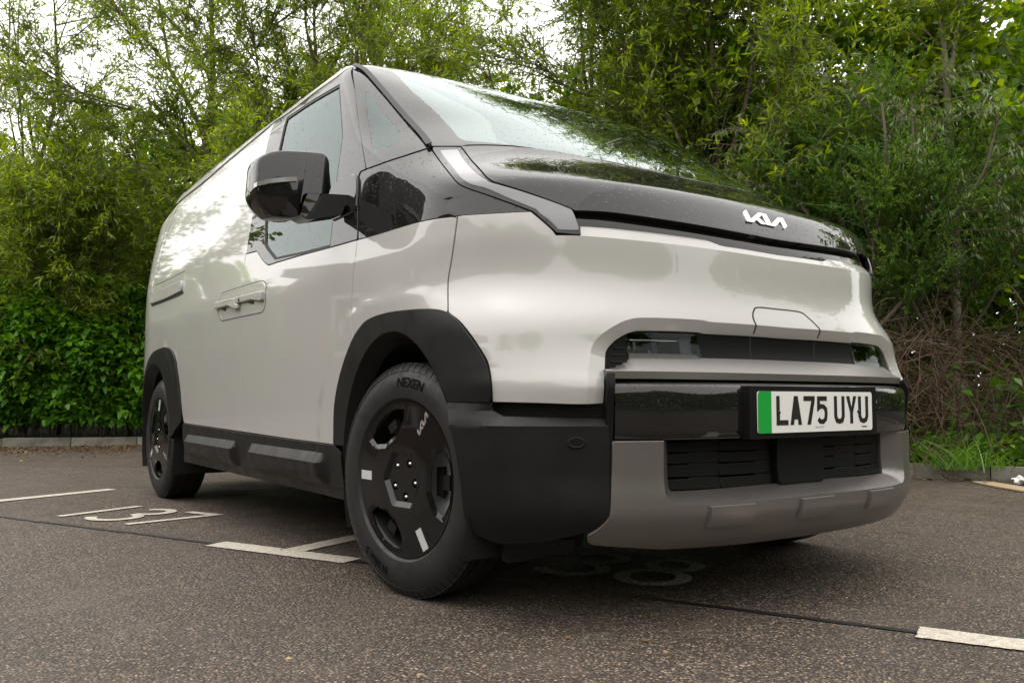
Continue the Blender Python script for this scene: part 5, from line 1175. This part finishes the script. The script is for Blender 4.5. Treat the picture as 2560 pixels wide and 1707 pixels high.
# hanging pale leaves on a drooping sallow
bb = gxy(2120, 6.7); grow('sallow_bush', bb, random_limbs(bb, 2.9, 7, .6, .03, .2), 'drooping sallow with pale hanging leaves right of the hood', 'bush', None, 'pale_pod', 'bark', n2=55, len2=(.3,.8), per=8, len3=(.1,.3), nl=7, leaf=(.04,.075,.010,.017), ldroop=-1.6, droop=-.15, tone0=.42)
# dead bracken tangle under the bushes
def tangle(name, px, d, w, h, n, lab, mat='dead_stem'):
    bb = gxy(px, d); r = AX[0]; S = bb+r*rng.uniform(-w,w,n)[:,None]+rng.normal(0,.22,(n,3))*[1,1,0]; S[:,2] = rng.uniform(.05, h, n)*rng.random(n)**.4
    D = unit(rand_dirs(n)+np.array([0,0,.35])); L = rng.uniform(.25,.75,n); bd = np.stack([rng.normal(0,.15,n), rng.normal(0,.15,n), -rng.uniform(.05,.45,n)], 1); C = branch_pts(S, D, L, bd, 6)
    k = np.repeat(np.arange(n), 4); t = rng.uniform(.2,1,len(k)); S2 = S[k]+D[k]*(L[k]*t)[:,None]+bd[k]*(t*t)[:,None]; C2 = branch_pts(S2, unit(D[k]+rand_dirs(len(k))), rng.uniform(.08,.25,len(k)), rng.normal(0,.05,(len(k),3)), 3)
    for CC in (C, C2): CC[...,2] = np.maximum(CC[...,2], .02)
    o = joined(name, [tubes(C, .0045, .0018, 3), tubes(C2, .0022, .001, 3)], mat, None); return tag(o, lab, 'dead stems', 'dead stems', 'stuff')
tangle('dead_bracken', 2280, 6.7, .55, 1.5, 420, 'brown tangle of dead bracken stems beside the headlight'); tangle('dead_bracken', 2440, 6.8, .55, 1.3, 480, 'brown tangle of dead bracken stems under the feathery broom'); tangle('dead_bracken', 2060, 7.3, .5, 1.3, 200, 'brown dead stems behind the far corner of the van')
# ivy, nettles and grass along the kerb on the right
def ground_cover(name, px0, px1, doff, n, h, leaf, mat, lab, tone, cat='ground cover', spread=.5, up=.3):
    pxs = rng.uniform(px0, px1, n); dirs = pixel_dir(np.stack([pxs, np.full(n, 992.)], 1)); dirs[:,2] = 0
    t = np.array([7.3]*n); K = np.array([4.16,1.55]); nn = np.array([.9075,.42]); den = dirs[:,:2]@nn; t = ((K-CAM[:2])@nn)/den; P = CAM[None]*[1,1,0]+dirs*(t+doff[0]+np.abs(rng.normal(0,doff[1],n)))[:,None]; P[:,2] = rng.uniform(.08, 1, n)**1.0*0+.09+rng.beta(1.2,2.2,n)*h
    Q = leaves(P, unit(rand_dirs(n)*.9+np.array([0,0,up])-AX[2]*.5), rng.uniform(leaf[0],leaf[1],n), rng.uniform(leaf[2],leaf[3],n), .1, .8, .4); o = joined(name, [(Q.reshape(-1,3), np.arange(4*n).reshape(-1,4))], mat, None, np.repeat(tone+rng.normal(0,.2,n), 4)); return tag(o, lab, cat, None, 'stuff')
ground_cover('ivy_cover', 1900, 2750, (.10,.22), 2600, .26, (.035,.07,.03,.055), 'ivy_leaf', 'low ivy and nettles spilling along the right kerb', .52)
ground_cover('bramble_cover', 1850, 2800, (.40,.35), 1300, .8, (.05,.09,.035,.06), 'ivy_leaf', 'leafy brambles under the bushes behind the right kerb', .28)
ground_cover('undergrowth', -400, 700, (2.2,1.0), 10, .3, (.05,.09,.03,.05), 'ivy_leaf', 'sparse leafy undergrowth', .4)
bpy.data.objects.remove(bpy.data.objects['undergrowth'])
def grass(px, d, n, h, lab):
    bb = gxy(px, d); S = bb+rng.normal(0,.07,(n,3))*[1,1,0]; S[:,2] = .08; D = unit(rand_dirs(n)*.55+np.array([0,0,1.1])); L = rng.uniform(.5,1,n)*h; B = unit(np.cross(D, rand_dirs(n))); W_ = .0035
    out = unit(D*[1,1,0]+1e-6)*L[:,None]; C = branch_pts(S, D, L, out*.45-np.array([0,0,1])*(L*.25)[:,None], 5); wv = np.array([1,1,.9,.6,.08])*W_; V = np.stack([C-B[:,None]*wv[None,:,None], C+B[:,None]*wv[None,:,None]], 2); idx = np.arange(n*10).reshape(n,5,2)
    F = np.stack([idx[:,:-1,0], idx[:,:-1,1], idx[:,1:,1], idx[:,1:,0]], -1).reshape(-1,4); o = joined('grass_tuft', [(V.reshape(-1,3), F)], 'grass_blade', None, np.repeat(rng.normal(.55,.15,n), 10)); o.data.materials[0] = M['grass_blade']; return tag(o, lab, 'grass', 'grass tufts behind the kerb', 'stuff')
for px, d, n, h, lab in ((2400,6.05,70,.34,'grass tuft arching over the joint between two kerbstones'), (2330,6.25,60,.30,'grass tuft just right of the bumper'), (2290,6.5,60,.36,'grass tuft half hidden behind the bumper end'), (2480,6.05,35,.22,'small grass tuft near the right edge')): grass(px, d, n, h, lab)
def fern(px, d, h, lab):                       # horsetail-like plumes
    bb = gxy(px, d); root = tag(empty('fern', tuple(bb)), lab, 'fern', 'ferns behind the kerb'); inv = Matrix.Translation(tuple(-bb)); n = 3; S = bb+rng.normal(0,.05,(n,3))*[1,1,0]; D = unit(rand_dirs(n)*.25+np.array([0,0,1])); L = rng.uniform(.7,1,n)*h; C = branch_pts(S, D, L, rng.normal(0,.05,(n,3)), 5)
    joined('stems', [tubes(C, .003, .001, 3)], 'grass_blade', root, np.full(n*5*3, .5)).matrix_parent_inverse = inv
    m = 260; k = rng.integers(0,n,m); t = rng.uniform(.15,1,m); P = S[k]+D[k]*(L[k]*t)[:,None]; A = unit(rand_dirs(m)*[1,1,.15]+np.array([0,0,.35])); lo = leaf_object('fronds', P, A, (.13*(1.05-t))*rng.uniform(.7,1,m)+.01, np.full(m,.005), rng.normal(.45,.15,m), 'grass_blade', root); lo.matrix_parent_inverse = inv; lo['kind'] = 'stuff'
for px, d, h, lab in ((2395,6.4,.55,'tall feathery fern right of the bumper'), (2450,6.35,.50,'feathery fern standing behind the grass joint tuft'), (2270,6.8,.6,'feathery fern close behind the bumper end'), (2345,6.6,.42,'short feathery fern between two taller ones')): fern(px, d, h, lab)
# broad-leaved climber at the right edge
bb = gxy(2520, 6.35); root = tag(empty('bindweed_plant', tuple(bb)), 'bindweed with large round leaves at the right edge', 'plant'); S = bb+rng.normal(0,.16,(46,3))*[1,1,0]+np.array([0,0,1])*rng.uniform(.15,.75,46)[:,None]
o = leaf_object('foliage', S, unit(rand_dirs(46)*.6-AX[2]*.5+np.array([0,0,-.3])), rng.uniform(.08,.13,46), rng.uniform(.07,.11,46), rng.normal(.35,.15,46), 'ivy_leaf', root, mid=.45, updir=1.5); o.matrix_parent_inverse = Matrix.Translation(tuple(-bb))
C = branch_pts(S, unit(rand_dirs(46)*.3+np.array([0,0,-1])), rng.uniform(.2,.5,46), rng.normal(0,.05,(46,3)), 4); C[...,2] = np.maximum(C[...,2], .03); joined('stems', [tubes(C, .003, .002, 3)], 'bark', root).matrix_parent_inverse = Matrix.Translation(tuple(-bb))
# clipped dogwood hedge on the left
hb = gxy(120, 10.9); hedge = tag(empty('dogwood_hedge', tuple(hb)), 'dense broad-leaved green hedge behind the left kerb', 'hedge'); hinv = Matrix.Translation(tuple(-hb))
def hedge_points(n):
    u = rng.uniform(-3.4, 2.2, n); face = rng.random(n); z = rng.uniform(.10, 1, n)**.9*2.02; top = face > .72; bulge = .13*np.sin(u*3.1+z*1.7)+.10*np.sin(u*7.3+1-z*3)+.08*np.sin(z*6+u*4)+.05*np.sin(u*15+z*9)
    zt = 2.02+.10*np.sin(u*2.3+.5)+.06*np.sin(u*6.1); z = np.where(top, zt-np.abs(rng.normal(0,.08,n)), np.minimum(z, zt)); vdep = np.where(top, rng.uniform(0,1.2,n), np.abs(rng.normal(0,.14,n)))+.25*np.clip((z-1.2)/.6,0,1)**2+.12*np.clip((.35-z)/.3,0,1)
    kd = KL[3]; e = unit(KL[3]-KL[5]); nrm = np.array([-e[1], e[0]]); nrm = nrm if nrm@np.array([.2,1]) > 0 else -nrm; base = KL[3]-e*1.55+nrm*.30
    P = np.zeros((n,3)); P[:,:2] = base+e*u[:,None]+nrm*(vdep+bulge)[:,None]; P[:,2] = z; return P, nrm, top
P, nrm, top = hedge_points(26000); n = len(P); outv = np.array([-nrm[0], -nrm[1], .0]); A = unit(rand_dirs(n)*.55+outv*.75+np.array([0,0,-.12])+np.where(top,1,0)[:,None]*np.array([0,0,.45]))
def ovate(S, A, L, W, up=1.2):                 # 6-vertex leaf, two quads, folded along the midrib
    n = len(S); A = unit(A); B = unit(np.cross(A, unit(rand_dirs(n)*.5+np.array([0,0,up])))); Nn = np.cross(B, A); L = L[:,None]; W = W[:,None]; dr = -Nn*np.abs(rng.normal(.10,.05,(n,1)))*L
    Nn = np.where(Nn[:,2:3] < 0, -Nn, Nn); dr = -Nn*np.abs(rng.normal(.10,.06,(n,1)))*L
    V = np.stack([S, S+A*L*.33+B*W*.5+Nn*W*.12, S+A*L*.70+B*W*.33+Nn*W*.08+dr*.5, S+A*L+dr, S+A*L*.70-B*W*.33+Nn*W*.08+dr*.5, S+A*L*.33-B*W*.5+Nn*W*.12, S+A*L*.33, S+A*L*.70+dr*.5], 1)
    return V, np.array([(0,6,1,1), (6,7,2,1), (7,3,2,2), (0,5,6,6), (5,4,7,6), (4,3,7,7)])
def ovate_obj(name, S, A, L, W, tone, mat, parent):
    V, f = ovate(S, A, L, W); n = len(S); tri = np.array([(0,6,1),(6,7,2),(6,2,1),(7,3,2),(0,5,6),(5,4,7),(5,7,6),(4,3,7)]); F = (np.arange(n)[:,None,None]*8+tri[None]).reshape(-1,3)
    return joined(name, [(V.reshape(-1,3), F)], mat, parent, np.repeat(tone, 8))
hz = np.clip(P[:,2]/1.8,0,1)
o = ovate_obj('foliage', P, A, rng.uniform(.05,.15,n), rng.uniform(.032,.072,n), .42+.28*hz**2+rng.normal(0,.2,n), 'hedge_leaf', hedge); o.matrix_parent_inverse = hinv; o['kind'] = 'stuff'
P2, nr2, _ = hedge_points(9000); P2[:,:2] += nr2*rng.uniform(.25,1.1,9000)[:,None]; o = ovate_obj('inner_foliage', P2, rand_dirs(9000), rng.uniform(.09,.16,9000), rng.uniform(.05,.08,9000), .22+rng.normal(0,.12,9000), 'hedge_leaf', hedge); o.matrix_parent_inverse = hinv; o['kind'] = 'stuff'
lm = []
for i in range(12):
    V, _ = ovate(np.zeros((1,3)), np.array([[1.,0,0]]), np.array([.135]), np.array([.066+.002*(i%4)])); tri = [(0,6,1),(6,7,2),(6,2,1),(7,3,2),(0,5,6),(5,4,7),(5,7,6),(4,3,7)]
    me = bpy.data.meshes.new('leaf'); me.from_pydata([tuple(map(float,v)) for v in V[0]], [], tri); me.materials.append(M['hedge_leaf']); at = me.attributes.new('tone','FLOAT','POINT'); at.data.foreach_set('value', np.full(8, .38+.05*i, np.float32)); lm.append(me)
Ph, _, tp_ = hedge_points(4000); pr = project(Ph); vis = (pr[:,0] > 0) & (pr[:,0] < 365) & ~tp_; Ph = Ph[vis][:300]
for i, p in enumerate(Ph):
    o = bpy.data.objects.new('leaf', lm[i % 12]); col.objects.link(o); o.parent = hedge; o.matrix_parent_inverse = hinv; a = unit(rand_dirs(1)[0]*.5+outv*.8+np.array([0,0,-.1])); q = Vector(tuple(a)).to_track_quat('X','Z'); o.rotation_mode = 'QUATERNION'; o.rotation_quaternion = q; p = p+outv*(.06+.12*rng.random()); o.location = tuple(p); s = rng.uniform(.75,1.15); o.scale = (s,s,s)
Pc, nr_, _ = hedge_points(240); Pc[:,:2] += nr_*.45; C = branch_pts(Pc*[1,1,0]+np.array([0,0,.06]), unit(rand_dirs(240)*.2+np.array([0,0,1])), Pc[:,2], rng.normal(0,.05,(240,3)), 4); o = joined('stems', [tubes(C, .006, .003, 3)], 'bark', hedge); o.matrix_parent_inverse = hinv
# thicket closing the view low down behind the trees, and an unseen tree belt added to darken light and reflections on the van
def belt(name, pts, size, mat, lab, tone, cat):
    n = len(pts); o = leaf_object(name, pts, rand_dirs(n)+np.array([0,0,-.2]), rng.uniform(*size, n), rng.uniform(size[0]*.5, size[1]*.6, n), tone+rng.normal(0,.16,n), mat, None, mid=.5); return tag(o, lab, cat, None, 'stuff')
n = 64000; px = np.concatenate([rng.uniform(-700, 3200, 52000), rng.uniform(1950, 2800, 12000)]); d = np.interp(px, [-700,300,900,1600,2300,3200], [14.2,14.6,13.6,10.9,9.0,8.4])+rng.normal(0,.45,n); dirs = pixel_dir(np.stack([px, np.full(n, 992.)], 1)); P = CAM+dirs*d[:,None]; hmax = 2.9+.8*np.sin(px*.006)+.5*np.sin(px*.017+2)+.5*(px > 2000); P[:,2] = .1+rng.beta(1.0,1.35,n)*hmax
belt('far_thicket', P, (.09,.18), 'maple_leaf', 'dark leafy thicket closing the view low behind the trees', .26, 'thicket')
n = 44000; a = rng.uniform(math.radians(182), math.radians(368), n); r = 17+rng.normal(0,1.2,n)+2*np.sin(a*5); hm = 5.0+1.6*np.sin(a*7)+1.1*np.sin(a*13+1); P = np.stack([r*np.cos(a)*1.05, 1.5+r*np.sin(a), .2+rng.beta(1.2,1.3,n)*hm], 1)
a = rng.uniform(math.radians(84), math.radians(120), 9000); r = 16.5+rng.normal(0,.6,9000); P = np.vstack([P, np.stack([r*np.cos(a), 1.5+r*np.sin(a), .1+rng.beta(1.1,1.3,9000)*(3.6+.6*np.sin(a*21))], 1)])
belt('added_tree_belt', P, (.3,.6), 'maple_leaf', 'unseen belt of trees added to darken the front of the van and its reflections', .38, 'added tree belt')

# low brick building past the left edge: it shows as the dark reflection in the van's side
bld = tag(empty('brick_building', (-9.3, 9.2, 0)), 'low brick building mirrored as a dark shape in the glossy side of the van', 'building'); binv = Matrix.Translation((9.3,-9.2,0))
def brick_part(name, lo, hi, mat, par=bld, w=.01):
    A, B = np.array([-5.7, 15.2]), np.array([-13.2, 2.6]); t = (B-A)/np.linalg.norm(B-A); ang = math.atan2(t[1], t[0]); o = rbox(name, lo, hi, M[mat], par, w, Matrix.Translation((A[0], A[1], 0)) @ Matrix.Rotation(ang, 4, 'Z')); o.matrix_parent_inverse = binv if par is bld else Matrix(); return o
m = NT('brick_wall'); v = m.coords(); bt = m.n('TexBrick'); bt.inputs['Scale'].default_value = 4.4; bt.inputs['Color1'].default_value = (.16,.07,.045,1); bt.inputs['Color2'].default_value = (.11,.05,.035,1); bt.inputs['Mortar'].default_value = (.22,.20,.17,1); m.l(v, bt.inputs[0]); m.set(Base_Color=bt.outputs[0], Roughness=.9)
brick_part('wall', (0,-6,0), (22.0,0,4.0), 'brick_wall'); brick_part('roof', (-.3,-6.3,4.0), (22.3,.3,4.25), 'dark_plastic')
for i in range(7):
    wn_ = brick_part('window', (1.4+2.7*i,-.05,1.1), (3.0+2.7*i,.02,2.5), 'plate_white'); brick_part('pane', (1.5+2.7*i,-.04,1.2), (2.9+2.7*i,.03,2.4), 'clean_gloss_black', wn_)
    wn_.children[0].matrix_parent_inverse = Matrix()
